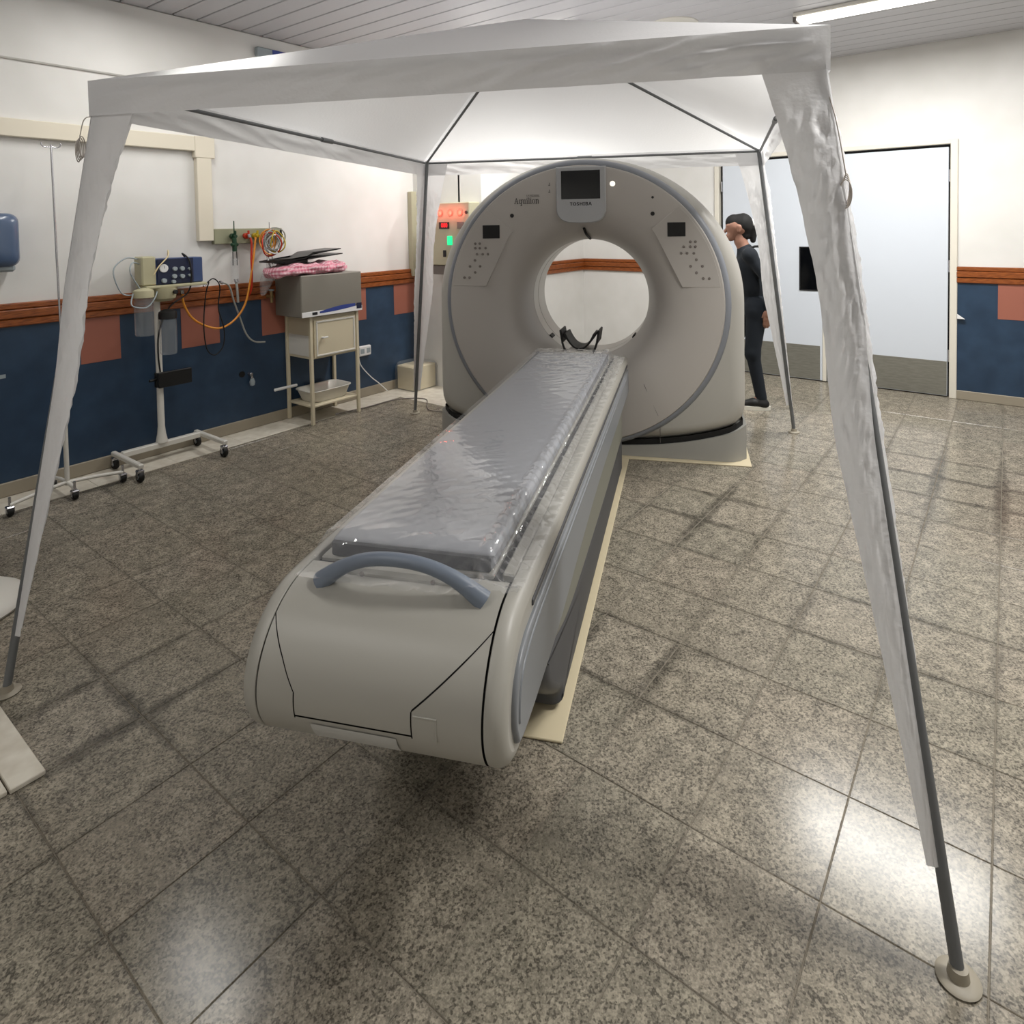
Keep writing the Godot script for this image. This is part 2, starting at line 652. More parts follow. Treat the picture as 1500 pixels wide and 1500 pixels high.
func build_room() -> void:
	# floor slab with the tiles laid on it
	var fl := struct("floor", bx(WL - 0.1, X1 + 0.1, -0.16, -0.0022, WB - 0.1, Z1 + 0.1), M.grout)
	var tiles := []
	var inv := Basis.from_euler(Vector3(deg_to_rad(-2.0527), deg_to_rad(36.5084), deg_to_rad(-0.9097))).inverse()
	var i0 := int(ceil((-4.3 - TX0) / TX)) - 1
	for i in range(i0, int((X1 - TX0) / TX) + 1):
		for j in range(int((WB - TZ0) / TZ) - 1, int((Z1 - TZ0) / TZ) + 1):
			var x0 := maxf(TX0 + i * TX, -4.298)
			var x1 := minf(TX0 + (i + 1) * TX, X1)
			var z0 := maxf(TZ0 + j * TZ, WB)
			var z1 := minf(TZ0 + (j + 1) * TZ, Z1)
			if x1 - x0 < 0.02 or z1 - z0 < 0.02:
				continue
			var c := inv * (Vector3((x0 + x1) / 2, 0, (z0 + z1) / 2) - Vector3(0, 1.5, 0))
			var score := -c.length()
			var seen := false
			if c.z < -0.2:
				var u := 783.0 + 938.52 * c.x / -c.z
				var v := 362.56 - 938.52 * c.y / -c.z
				seen = u > -120 and u < 1620 and v < 1650
			tiles.append([score if seen else score - 100.0, x0, x1, z0, z1, absi(i * 7 + j * 13 + i * j * 3) % 4])
	tiles.sort_custom(func(a, b): return a[0] > b[0])
	var rest := mb()
	var shared := {}
	for k in tiles.size():
		var t = tiles[k]
		var g := 0.001
		var size := Vector3(t[2] - t[1] - 2 * g, 0.014, t[4] - t[3] - 2 * g)
		var c := Vector3((t[1] + t[2]) / 2, -0.007, (t[3] + t[4]) / 2)
		if k < 300:
			var key := "%.3f %.3f" % [size.x, size.z]
			if not shared.has(key):
				var st := mb()
				box(st, Vector3.ZERO, size, 0.0016)
				st.generate_normals()
				shared[key] = st.commit()
			var o := put_mesh("floor_tile", shared[key], M["terrazzo_%d" % t[5]], fl)
			o.position = c
		else:
			box(rest, c, size, 0.0016)
	var ro := obj("floor_tiles_beyond", rest, M.terrazzo_0, fl)
	ro.set_meta("kind", "stuff")
	# pale tiles along the blue wall
	var z := Z1
	while z > STEP_Z + 0.01:
		var zn := maxf(z - 0.45, STEP_Z)
		obj("border_tile", bx(WL, -4.301, -0.014, 0.002, zn + 0.001, z - 0.001, 0.001), M.pale_tile, fl)
		z = zn
	for r in [[-4.298, -3.75, STEP_Z, -3.78]]:
		obj("border_tile", bx(r[0], r[1], -0.014, 0.003, r[2], r[3], 0.001), M.pale_tile, fl)
	# loose pale slab at the left of the tent foot, broken along one edge
	var sl := thing("threshold_slab", "pale cream floor slab with a dark crack beside the tent foot", "floor slab", Vector3(-2.13, 0.0, -0.565))
	obj("upper_piece", bx(-0.6, 0.0, 0.0, 0.014, 0.0, 0.079, 0.002), M.pale_tile, sl)
	obj("lower_piece", bx(-0.6, -0.005, 0.0, 0.013, 0.084, 0.13, 0.002), M.pale_tile, sl)
	# ceiling: slats under a dark void
	var ce := struct("ceiling", bx(WL - 0.1, X1 + 0.1, CEIL + 0.03, CEIL + 0.15, WB - 0.1, Z1 + 0.1), M.ceiling_void)
	var sm: Mesh = null
	var k0 := int(ceil((WB + 1.76) / 0.16)) - 1
	for k in range(k0, int((Z1 + 1.76) / 0.16) + 1):
		var za := maxf(-1.76 + k * 0.16, WB + 0.012)
		var zb := minf(-1.76 + (k + 1) * 0.16, Z1)
		if zb - za < 0.03:
			continue
		if sm == null or absf(zb - za - 0.16) > 0.001:
			var st := mb()
			box(st, Vector3.ZERO, Vector3(X1 - WL - 0.016, 0.014, zb - za - 0.009), 0.004)
			st.generate_normals()
			var made := st.commit()
			if absf(zb - za - 0.16) < 0.001:
				sm = made
			put_mesh("ceiling_slat", made, M.slat, ce).position = Vector3((WL + 0.016 + X1) / 2, CEIL + 0.007, (za + zb) / 2)
		else:
			put_mesh("ceiling_slat", sm, M.slat, ce).position = Vector3((WL + 0.016 + X1) / 2, CEIL + 0.007, (za + zb) / 2)
	# walls
	var wl := struct("wall_left", bx(WL - 0.12, WL, -0.016, CEIL + 0.03, STEP_Z, Z1), M.wall_paint)
	struct("trim_7", bx(WL, WL + 0.022, 2.487, CEIL, STEP_Z, Z1, 0.008), M.wall_paint)
	var dl := struct("trim_8", bx(WL, WL + 0.008, 0.085, 0.975, STEP_Z, Z1), M.blue_dado)
	for r in [[-0.62, -0.36], [-1.475, -1.695], [-2.07, -2.335], [-2.66, -2.93], [-3.36, -3.645], [-3.965, -4.238]]:
		obj("salmon_panel", bx(WL + 0.008, WL + 0.0105, 0.686, 0.97, r[0], r[1], 0.0008), M.salmon, dl)
	struct("baseboard_left", bx(WL, WL + 0.016, 0.003, 0.084, STEP_Z, Z1, 0.004), M.skirting)
	rail("trim_1", true, WL, STEP_Z, Z1)
	var wc := struct("wall_corner", bx(WL - 0.12, STEP_X, -0.016, CEIL + 0.03, WB - 0.1, STEP_Z), M.wall_paint)
	rail("trim_2", true, STEP_X, WB, STEP_Z)
	var wb := struct("wall_back", bx(STEP_X, -2.38, -0.016, CEIL + 0.03, WB - 0.12, WB), M.wall_paint)
	obj("wall_over_doors", bx(-2.38, -0.345, 2.135, CEIL + 0.03, WB - 0.12, WB), M.wall_paint, wb)
	obj("wall_beside_doors", bx(-0.345, X1 + 0.1, -0.016, CEIL + 0.03, WB - 0.12, WB), M.wall_paint, wb)
	var db := struct("trim_9", bx(-0.34, X1, 0.075, 0.975, WB, WB + 0.008), M.blue_dado)
	for r in [[-0.063, 0.21], [0.53, 0.8], [1.13, 1.4], [1.73, 2.0]]:
		obj("salmon_panel", bx(r[0], r[1], 0.684, 0.965, WB + 0.008, WB + 0.0105, 0.0008), M.salmon, db)
	struct("baseboard_back", bx(-0.34, X1, 0.0, 0.075, WB, WB + 0.016, 0.004), M.skirting)
	rail("trim_3", false, WB, -0.34, X1)
	rail("trim_4", false, WB, STEP_X, -2.38)
	struct("wall_right", bx(X1, X1 + 0.12, -0.016, CEIL + 0.03, WB - 0.1, Z1 + 0.1), M.wall_paint)
	struct("wall_front", bx(WL - 0.12, X1 + 0.1, -0.016, CEIL + 0.03, Z1, Z1 + 0.12), M.wall_paint)
	# doors
	var fr := mb()
	boxx(fr, -0.388, -0.335, 0.0, 2.15, WB - 0.1, WB + 0.02, 0.005)
	boxx(fr, -2.39, -2.345, 0.0, 2.15, WB - 0.1, WB + 0.02, 0.005)
	boxx(fr, -2.36, -0.36, 2.112, 2.15, WB - 0.1, WB + 0.004, 0.004)
	struct("trim_5", fr, M.frame_white)
	var st0 := struct("trim_6", bx(-2.345, -0.388, 0.0, 2.112, WB - 0.1, WB - 0.06), M.black)
	var ld := Node3D.new()
	for e in [["door_1", -2.315, -1.378, 0.33], ["door_2", -1.342, -0.402, 0.3]]:
		var d := struct(e[0], bx(e[1], e[2], 0.008, 2.088, WB - 0.055, WB - 0.012, 0.003), M.door_white)
		obj("kick_plate", bx(e[1] + 0.004, e[2] - (0.004 if e[0] == "door_2" else 0.02), 0.014, e[3], WB - 0.012, WB - 0.0095, 0.0008), M.brushed_steel, d)
		for y in [0.35, 1.1, 1.85]:
			var hs := mb()
			var hx: float = e[1] - 0.008 if e[0] == "door_1" else e[2] + 0.008
			cyl(hs, Vector3(hx, y - 0.05, WB - 0.008), Vector3(hx, y + 0.05, WB - 0.008), 0.007, 8)
			obj("hinge", hs, M.chrome, d)
		if e[0] == "door_1":
			var w := obj("vision_panel", bx(-1.572, -1.425, 0.85, 1.245, WB - 0.014, WB - 0.007, 0.002), M.dark_glass, d)
			var vf := mb()
			boxx(vf, -1.58, -1.571, 0.842, 1.253, WB - 0.013, WB - 0.004, 0.001)
			boxx(vf, -1.426, -1.417, 0.842, 1.253, WB - 0.013, WB - 0.004, 0.001)
			boxx(vf, -1.571, -1.426, 0.842, 0.851, WB - 0.013, WB - 0.004, 0.001)
			boxx(vf, -1.571, -1.426, 1.244, 1.253, WB - 0.013, WB - 0.004, 0.001)
			obj("panel_frame", vf, M.ink, d)
			obj("door_edge_strip", bx(-1.376, -1.344, 0.008, 2.088, WB - 0.04, WB - 0.006, 0.002), M.frame_white, d)
	ld.free()
	var hk := thing("door_hook", "small white wedge-shaped door hook on the frame above the blue dado", "door hook", Vector3(-0.335, 0.69, WB + 0.021))
	var hs2 := mb()
	plate(hs2, PackedVector2Array([Vector2(0, 0.02), Vector2(0.055, -0.02), Vector2(0, -0.02)]), 0.0, 0.02, 0.003)
	obj("wedge", hs2, M.paper_white, hk)

func rail(called: String, along_z: bool, plane: float, a: float, b: float) -> void:
	var root: MeshInstance3D = null
	for e in [[0.966, 1.01, 0.026], [1.012, 1.062, 0.034], [1.064, 1.1, 0.03]]:
		var st: SurfaceTool
		if along_z:
			st = bx(plane, plane + e[2], e[0], e[1], a, b, 0.006)
		else:
			st = bx(a, b, e[0], e[1], plane, plane + e[2], 0.006)
		if root == null:
			root = struct(called, st, M.rail_wood)
		else:
			obj("rail_board", st, M.rail_wood, root)

# ---------------------------------------------------------------- scanner
const GC := Vector2(-0.03, 0.988)

func gap_y(x: float) -> float:
	return 0.075 + 0.155 * pow(clampf(absf(x - GC.x) / 1.01, 0, 1.1), 2.6)

func body_inside(p: Vector2) -> bool:
	var d := p - GC
	if absf(d.x) > 1.01:
		return false
	if d.y > 0:
		return (d.x / 1.01) ** 2 + (d.y / 0.945) ** 2 < 1.0
	return p.y > gap_y(p.x) + 0.007

func body_ring(z: float, inset: float, radii: Array) -> PackedVector3Array:
	var ring := PackedVector3Array()
	for k in radii.size():
		var a := TAU * k / radii.size()
		var r: float = radii[k] - inset
		ring.append(Vector3(GC.x + cos(a) * r, GC.y + sin(a) * r, z))
	return ring

func circle_ring(z: float, r: float, n: int) -> PackedVector3Array:
	var ring := PackedVector3Array()
	for k in n:
		var a := TAU * k / n
		ring.append(Vector3(GC.x + cos(a) * r, GC.y + sin(a) * r, z))
	return ring

func build_gantry() -> void:
	# cream sheet under the machine
	var sh := thing("floor_sheet", "cream protective sheet on the floor under the scanner ring", "floor sheet", GO, deg_to_rad(GA))
	obj("sheet", bx(-1.055, 1.005, 0.0005, 0.008, -0.86, 0.085, 0.002), M.cream_sheet, sh)
	var t := thing("scanner_gantry", "grey ring-shaped body scanner with a round opening and dark screen at its top", "scanner", GO, deg_to_rad(GA))
	var n := 160
	var radii := []
	for k in n:
		var a := TAU * k / n
		var d := Vector2(cos(a), sin(a))
		var lo := 0.3
		var hi := 1.7
		for s in 26:
			var m := (lo + hi) / 2
			if body_inside(GC + d * m):
				lo = m
			else:
				hi = m
		radii.append(lo)
	# soften the two lower corners
	for pass_ in 3:
		var r2 := radii.duplicate()
		for k in n:
			var a := rad_to_deg(TAU * k / n)
			if a > 200 and a < 340:
				r2[k] = (radii[(k + n - 1) % n] + radii[k] * 2 + radii[(k + 1) % n]) / 4.0
		radii = r2
	var st := mb()
	var loops := [circle_ring(0.05, 0.62, n)]
	for e in [[0.055, 0.11], [0.05, 0.085], [0.036, 0.058], [0.012, 0.034], [-0.02, 0.016], [-0.06, 0.004], [-0.11, 0.0], [-0.7, 0.0], [-0.755, 0.012], [-0.785, 0.04], [-0.795, 0.08]]:
		loops.append(body_ring(e[0], e[1], radii))
	loops.append(circle_ring(-0.79, 0.55, n))
	loops.reverse()
	loft(st, loops, false, false)
	obj("housing", st, M.shell, t)
	# plinth below the curved gap
	var bs := mb()
	var front := []
	var rows := []
	var nx := 48
	for i in nx + 1:
		var x := GC.x - 1.015 + 2.03 * i / nx
		var e := maxf(0.0, absf(x - GC.x) - 0.9) / 0.115
		var zf := 0.045 - 0.085 * e * e
		var yt := gap_y(x) - 0.006
		rows.append([Vector3(x, 0.009, zf), Vector3(x, yt, zf), Vector3(x, yt, -0.76), Vector3(x, 0.009, -0.76)])
	bs.set_smooth_group(-1)
	for i in nx:
		for k in 4:
			bs.set_smooth_group(k + 1)
			quad(bs, rows[i][k], rows[i + 1][k], rows[i + 1][(k + 1) % 4], rows[i][(k + 1) % 4])
	bs.set_smooth_group(-1)
	quad(bs, rows[0][0], rows[0][1], rows[0][2], rows[0][3])
	quad(bs, rows[nx][3], rows[nx][2], rows[nx][1], rows[nx][0])
	obj("plinth", bs, M.shell_base, t)
	var gs := mb()
	gs.set_smooth_group(-1)
	for i in nx:
		var xa := GC.x - 0.995 + 1.99 * i / nx
		var xb := GC.x - 0.995 + 1.99 * (i + 1) / nx
		var za := 0.03 - 0.085 * (maxf(0.0, absf(xa - GC.x) - 0.88) / 0.115) ** 2
		var zb := 0.03 - 0.085 * (maxf(0.0, absf(xb - GC.x) - 0.88) / 0.115) ** 2
		var ya := gap_y(xa)
		var yb := gap_y(xb)
		quad_o(gs, Vector3(xa, ya - 0.02, za), Vector3(xb, yb - 0.02, zb), Vector3(xb, yb + 0.03, zb), Vector3(xa, ya + 0.03, za), Vector3.BACK)
		if i == 0:
			quad_o(gs, Vector3(xa, ya - 0.02, za), Vector3(xa, ya + 0.03, za), Vector3(xa, ya + 0.03, -0.7), Vector3(xa, ya - 0.02, -0.7), Vector3.LEFT)
		if i == nx - 1:
			quad_o(gs, Vector3(xb, yb - 0.02, zb), Vector3(xb, yb + 0.03, zb), Vector3(xb, yb + 0.03, -0.7), Vector3(xb, yb - 0.02, -0.7), Vector3.RIGHT)
	obj("plinth_seal", gs, M.black, t)
	# ring, face and bore, turned about the axis of the opening
	var ax := Transform3D(Basis(Vector3.RIGHT, Vector3.BACK, Vector3.DOWN), Vector3(GC.x, GC.y, 0))
	var rs := mb()
	lathe(rs, [Vector2(0.925, 0.03), Vector2(0.922, 0.055), Vector2(0.91, 0.074), Vector2(0.898, 0.084), Vector2(0.886, 0.086)], ax, 128)
	obj("face_ring", rs, M.ring_blue, t)
	var fs := mb()
	lathe(fs, [Vector2(0.885, 0.05), Vector2(0.885, 0.088), Vector2(0.879, 0.097), Vector2(0.868, 0.1), Vector2(0.75, 0.1), Vector2(0.7, 0.098), Vector2(0.64, 0.09), Vector2(0.585, 0.074), Vector2(0.535, 0.046), Vector2(0.49, 0.004), Vector2(0.458, -0.05), Vector2(0.435, -0.11), Vector2(0.418, -0.18), Vector2(0.409, -0.25), Vector2(0.405, -0.3)], ax, 128)
	obj("face", fs, M.shell_face, t)
	var cs := mb()
	lathe(cs, [Vector2(0.405, -0.304), Vector2(0.405, -0.44), Vector2(0.411, -0.443), Vector2(0.411, -0.452), Vector2(0.405, -0.455), Vector2(0.405, -0.66), Vector2(0.43, -0.73), Vector2(0.5, -0.79), Vector2(0.58, -0.8)], ax, 128)
	obj("bore_liner", cs, M.bore_ring, t)
	var ls := mb()
	tube(ls, curve([Vector3(GC.x + 0.012, 1.47, 0.018), Vector3(GC.x + 0.018, 1.43, -0.05), Vector3(GC.x + 0.022, 1.4, -0.19)], 5), 0.009, 8)
	obj("laser_slot", ls, M.black, t)
	for a in [225.0, 318.0]:
		var l2 := mb()
		var v := Vector3(GC.x + cos(deg_to_rad(a)) * 0.403, GC.y + sin(deg_to_rad(a)) * 0.403, -0.35)
		box(l2, v, Vector3(0.012, 0.03, 0.09), 0.003, Basis(Vector3.BACK, deg_to_rad(a)))
		obj("laser_slot", l2, M.ink, t)
	# screen panel at the top
	var pp := PackedVector2Array([Vector2(0.137, 1.862), Vector2(-0.181, 1.862)])
	for k in 13:
		var a := PI + PI * k / 12.0
		pp.append(Vector2(-0.022 + signf(cos(a)) * 0.159 * pow(absf(cos(a)), 0.55), 1.6 - 0.096 * pow(absf(sin(a)), 0.9)))
	var ps := mb()
	plate(ps, pp, 0.03, 0.113, 0.006)
	var panel := obj("screen_panel", ps, M.panel_grey, t)
	obj("screen", bx(-0.147, 0.102, 1.657, 1.837, 0.108, 0.1145, 0.001), M.screen, panel)
	lettering("maker_name", "TOSHIBA", 0.022, M.ink, panel, Vector3(-0.022, 1.626, 0.1135), Basis.IDENTITY, false, 0.14)
	lettering("model_name", "Aquilion", 0.038, M.ink, t, Vector3(-0.377, 1.652, 0.1005), Basis.IDENTITY, true, 0.165)
	lettering("model_line", "LIGHTNING", 0.011, M.ink_grey, t, Vector3(-0.335, 1.687, 0.1005), Basis.IDENTITY, true, 0.085)
	var us := mb()
	boxx(us, -0.345, -0.29, 1.679, 1.681, 0.1, 0.1008)
	obj("model_line_rule", us, M.ink_grey, t)
	for e in [[0.178, 1.748, 0.017, "button_lit", "lit_button"], [0.425, 1.657, 0.008, "ink", "sensor"], [0.424, 1.556, 0.013, "ink", "speaker_hole"], [-0.477, 1.56, 0.013, "ink", "speaker_hole"]]:
		var ds := mb()
		plate(ds, disc_poly(Vector2(e[0], e[1]), e[2], 18), 0.095, 0.103, 0.0015)
		obj(e[4], ds, M[e[3]], t)
	for e in [[-0.226, 1.75], [-0.226, 1.706]]:
		var ds := mb()
		boxx(ds, e[0] - 0.006, e[0] + 0.006, e[1] - 0.003, e[1] + 0.003, 0.1, 0.101)
		boxx(ds, e[0] - 0.002, e[0] + 0.002, e[1] + 0.004, e[1] + 0.016, 0.1, 0.101)
		obj("printed_symbol", ds, M.ink_grey, t)
	# control panels either side
	var btn_l := [[-0.73, 1.38], [-0.7, 1.38], [-0.73, 1.35], [-0.7, 1.35], [-0.66, 1.35], [-0.72, 1.31], [-0.68, 1.31], [-0.645, 1.31], [-0.735, 1.27], [-0.77, 1.23], [-0.7, 1.23], [-0.735, 1.19], [-0.81, 1.155], [-0.775, 1.155]]
	for s in [-1, 1]:
		var poly := PackedVector2Array()
		for p in [[-0.644, 1.6], [-0.475, 1.46], [-0.5, 1.425], [-0.66, 1.1]]:
			poly.append(Vector2(p[0], p[1]))
		for k in 9:
			var a := deg_to_rad(lerpf(172.5, 136.0, k / 8.0))
			poly.append(GC + Vector2(cos(a), sin(a)) * 0.866)
		var bl := []
		for b in btn_l:
			bl.append(Vector2(b[0], b[1]))
		var sx := [-0.677, -0.562]
		if s > 0:
			for k in poly.size():
				poly[k].x = 2 * GC.x - poly[k].x
			for k in bl.size():
				bl[k].x = 2 * GC.x - bl[k].x + 0.01
			sx = [0.513, 0.621]
		var cs2 := mb()
		plate(cs2, poly, 0.07, 0.102, 0.0012)
		var cp := obj("control_panel", cs2, M.shell_face, t)
		obj("panel_screen", bx(sx[0], sx[1], 1.413, 1.5, 0.1, 0.1055, 0.001), M.black, cp)
		for b in bl:
			var b2 := mb()
			plate(b2, disc_poly(b, 0.0085, 10), 0.1, 0.1065, 0.0015)
			obj("button", b2, M.button_grey, cp)
	# joint between the two lower face covers
	var vs := mb()
	tube(vs, [Vector3(0.36, 0.485, 0.0915), Vector3(0.405, 0.385, 0.0985), Vector3(0.447, 0.293, 0.0995)], 0.0014, 5)
	obj("face_joint", vs, M.ink_grey, t)
	var rs2 := mb()
	boxx(rs2, 0.455, 0.458, gap_y(0.45) + 0.01, 0.272, 0.05, 0.0565, 0.0005)
	obj("housing_joint", rs2, M.ink_grey, t)

# ---------------------------------------------------------------- couch
const CX := -0.035
const CW := 0.30
var NP: Array = []        # nose profile (z, y)

func nose_at(y: float) -> Vector2:
	for i in NP.size() - 1:
		if NP[i].y >= y and NP[i + 1].y <= y and NP[i].y - NP[i + 1].y > 1e-6:
			return NP[i].lerp(NP[i + 1], (NP[i].y - y) / (NP[i].y - NP[i + 1].y))
	return NP[-1]

func build_couch() -> void:
	var sh := thing("floor_sheet", "long cream protective sheet on the floor under the couch pedestal", "floor sheet", GO, deg_to_rad(GA))
	obj("sheet", bx(-0.335, 0.262, 0.0005, 0.008, 0.088, 2.37, 0.002), M.cream_sheet, sh)
	var t := thing("scanner_couch", "long grey patient couch with a rounded end and an arched handle, leading into the scanner", "couch", GO, deg_to_rad(GA))
	NP = curve([Vector2(2.68, 0.675), Vector2(2.75, 0.6745), Vector2(2.81, 0.669), Vector2(2.865, 0.648), Vector2(2.91, 0.613), Vector2(2.945, 0.565), Vector2(2.962, 0.51), Vector2(2.957, 0.455), Vector2(2.93, 0.405), Vector2(2.885, 0.375), Vector2(2.82, 0.364), Vector2(2.7, 0.36)], 5)
	var prof := [Vector2(0.15, 0.675), Vector2(0.6, 0.675), Vector2(1.2, 0.675), Vector2(1.9, 0.675), Vector2(2.4, 0.675)]
	prof.append_array(NP)
	prof.append_array([Vector2(2.5, 0.365), Vector2(2.3, 0.385), Vector2(2.0, 0.415), Vector2(1.6, 0.44), Vector2(1.0, 0.445), Vector2(0.15, 0.445)])
	for s in [-1, 1]:
		var ss := mb()
		if s < 0:
			slab_x(ss, prof, CX - CW, CX - 0.257, 0.03, 0.003)
		else:
			slab_x(ss, prof, CX + 0.257, CX + CW, 0.003, 0.03)
		var shell := obj("side_shell", ss, M.couch_shell, t)
		# raised grey side panel with a light ridge
		var pp := curve([Vector2(0.22, 0.605), Vector2(1.2, 0.605), Vector2(2.2, 0.605), Vector2(2.7, 0.605), Vector2(2.82, 0.595), Vector2(2.885, 0.56), Vector2(2.908, 0.5), Vector2(2.895, 0.445), Vector2(2.85, 0.412), Vector2(2.6, 0.402), Vector2(2.4, 0.405), Vector2(2.1, 0.43), Vector2(1.6, 0.462), Vector2(0.9, 0.465), Vector2(0.22, 0.465)], 4)
		var p2 := mb()
		var xa: float = CX + s * (CW - 0.012)
		var xb: float = CX + s * (CW + 0.011)
		slab_x(p2, pp, minf(xa, xb), maxf(xa, xb), 0.008)
		var sp := obj("side_panel", p2, M.couch_panel, shell)
		var rp := []
		for v in [[0.3, 0.585], [1.5, 0.585], [2.5, 0.584], [2.74, 0.58], [2.84, 0.56], [2.878, 0.52], [2.885, 0.47]]:
			rp.append(Vector3(CX + s * (CW + 0.009), v[1], v[0]))
		var r2 := mb()
		tube(r2, curve(rp, 4), 0.006, 6)
		obj("ridge", r2, M.couch_panel, shell)
		var r3 := mb()
		boxx(r3, CX + s * (CW - 0.01), CX + s * (CW + 0.004), 0.617, 0.632, 0.2, 2.72, 0.002)
		obj("guide_strip", r3, M.couch_dark, shell)
	# dark inner frame seen through the joints
	var core := []
	for p in prof:
		core.append(Vector2(p.x - (0.012 if p.x > 2.6 else 0.0), 0.52 + (p.y - 0.52) * 0.88))
	var ks := mb()
	slab_x(ks, core, CX - 0.262, CX + 0.262, 0.002)
	obj("inner_frame", ks, M.rubber, t)
	# deck between the side shells
	obj("deck", bx(CX - 0.255, CX + 0.202, 0.62, 0.668, 0.15, 2.70, 0.004), M.couch_shell, t)
	obj("deck_rim", bx(CX + 0.224, CX + 0.2555, 0.62, 0.6735, 0.16, 2.70, 0.004), M.couch_shell, t)
	# nose lid above the stepped joint, nose trim below it
	var cols := []
	for i in 61:
		cols.append(-0.253 + 0.506 * i / 60.0)
	for xx in [-0.1655, -0.1625, 0.1025, 0.1055]:
		cols.append(xx)
	cols.sort()
	var joint := func(x: float) -> float:
		# x from the couch centre
		if x < -0.164:
			if x < -0.2:
				return lerpf(0.632, 0.57, clampf((x + 0.253) / 0.053, 0, 1))
			return lerpf(0.57, 0.516, (x + 0.2) / 0.036)
		if x < 0.104:
			return 0.465
		if x < 0.19:
			return lerpf(0.518, 0.592, (x - 0.104) / 0.086)
		return lerpf(0.592, 0.645, clampf((x - 0.19) / 0.063, 0, 1))
	var lid := mb()
	var trim := mb()
	lid.set_smooth_group(0)
	trim.set_smooth_group(0)
	var rows := 60
	var LA := []
	var TA := []
	for x in cols:
		var yj: float = joint.call(x)
		var a := []
		var b := []
		var ia := 0.0
		# arc positions of the joint and of the ends
		var uj := 0.0
		for i in NP.size() - 1:
			if NP[i].y >= yj and NP[i + 1].y <= yj and NP[i].y - NP[i + 1].y > 1e-6:
				uj = i + (NP[i].y - yj) / (NP[i].y - NP[i + 1].y)
				break
		var g := 0.2
		var u0 := 4.0
		for r in rows + 1:
			var u := lerpf(u0, NP.size() - 1.001, r / float(rows))
			a.append(np_at(x, minf(u, uj - g)))
			b.append(np_at(x, maxf(u, uj + g)))
		LA.append(a)
		TA.append(b)
	for i in cols.size() - 1:
		for r in rows:
			var slit: bool = cols[i + 1] - cols[i] > 0.0029 and cols[i + 1] - cols[i] < 0.0031
			if LA[i][r].distance_to(LA[i][r + 1]) + LA[i + 1][r].distance_to(LA[i + 1][r + 1]) > 1e-5:
				if not (slit and LA[i][r].y < 0.524):
					quad(lid, LA[i][r], LA[i][r + 1], LA[i + 1][r + 1], LA[i + 1][r])
			if TA[i][r].distance_to(TA[i][r + 1]) + TA[i + 1][r].distance_to(TA[i + 1][r + 1]) > 1e-5:
				if not (slit and TA[i][r].y > 0.46 and TA[i][r].z > 2.8):
					quad(trim, TA[i][r], TA[i][r + 1], TA[i + 1][r + 1], TA[i + 1][r])
	obj("nose_lid", lid, M.couch_shell, t)
	var tr := obj("nose_trim", trim, M.couch_shell, t)
	# maker's plate and small catch on the trim
	var lp := mb()
	for i in 8:
		for r in 5:
			var P := func(a: float, b: float) -> Vector3:
				var nn := nose_at(lerpf(0.452, 0.407, b))
				return Vector3(lerpf(-0.128, 0.068, a) + CX, nn.y, nn.x + 0.0022)
			quad_o(lp, P.call(i / 8.0, r / 5.0), P.call((i + 1) / 8.0, r / 5.0), P.call((i + 1) / 8.0, (r + 1) / 5.0), P.call(i / 8.0, (r + 1) / 5.0), Vector3.BACK)
	obj("rating_plate", lp, M.label_silver, tr)
	for e in [[0.108, 0.16], [-0.262, -0.232]]:
		var nn := nose_at(0.5)
		if e[0] > 0:
			var cs := mb()
			boxx(cs, CX + e[0], CX + e[1], 0.508, 0.512, nn.x - 0.003, nn.x + 0.002, 0.0008)
			boxx(cs, CX + e[1] - 0.003, CX + e[1], 0.462, 0.51, nn.x - 0.006, nn.x + 0.0012, 0.0008)
			obj("catch", cs, M.couch_shell, tr)
	# ledge behind the handle, with two screw caps
	obj("handle_ledge", bx(CX - 0.145, CX + 0.15, 0.66, 0.688, 2.735, 2.775, 0.008), M.couch_shell, t)
	for x in [-0.1, 0.08]:
		var cs := mb()
		cyl(cs, Vector3(CX + x, 0.678, 2.774), Vector3(CX + x, 0.678, 2.777), 0.006, 10)
		obj("screw_cap", cs, M.button_grey, t)
	# arched handle
	var hp := []
	var hr := []
	for i in 25:
		var a := -1.0 + 2.0 * i / 24.0
		hp.append(Vector3(CX + 0.012 + a * 0.2, 0.668 + 0.078 * (1.0 - pow(absf(a), 2.3)), 2.805 + 0.012 * (1 - a * a)))
		hr.append(0.0155 + 0.008 * pow(absf(a), 4.0))
	var hs := mb()
	tube(hs, hp, hr, 14)
	obj("handle", hs, M.handle_blue, t)
	# lifting cover and pedestal
	var cv := curve([Vector2(0.35, 0.46), Vector2(1.2, 0.46), Vector2(2.0, 0.43), Vector2(2.42, 0.39), Vector2(2.44, 0.34), Vector2(2.3, 0.28), Vector2(2.0, 0.24), Vector2(1.2, 0.22), Vector2(0.35, 0.22)], 4)
	var c2 := mb()
	slab_x(c2, cv, CX - 0.282, CX + 0.282, 0.02)
	obj("lift_cover", c2, M.couch_side, t)
	var pd := curve([Vector2(0.3, 0.24), Vector2(1.2, 0.235), Vector2(2.0, 0.25), Vector2(2.4, 0.31), Vector2(2.46, 0.27), Vector2(2.4, 0.17), Vector2(2.26, 0.06), Vector2(2.16, 0.009), Vector2(1.2, 0.009), Vector2(0.3, 0.009)], 4)
	var p3 := mb()
	slab_x(p3, pd, CX - 0.275, CX + 0.275, 0.035)
	obj("pedestal", p3, M.couch_dark, t)
	# pad
	var pad := thing("couch_mattress", "grey padded mattress lying on the scanner couch under clear film", "mattress", GO, deg_to_rad(GA))
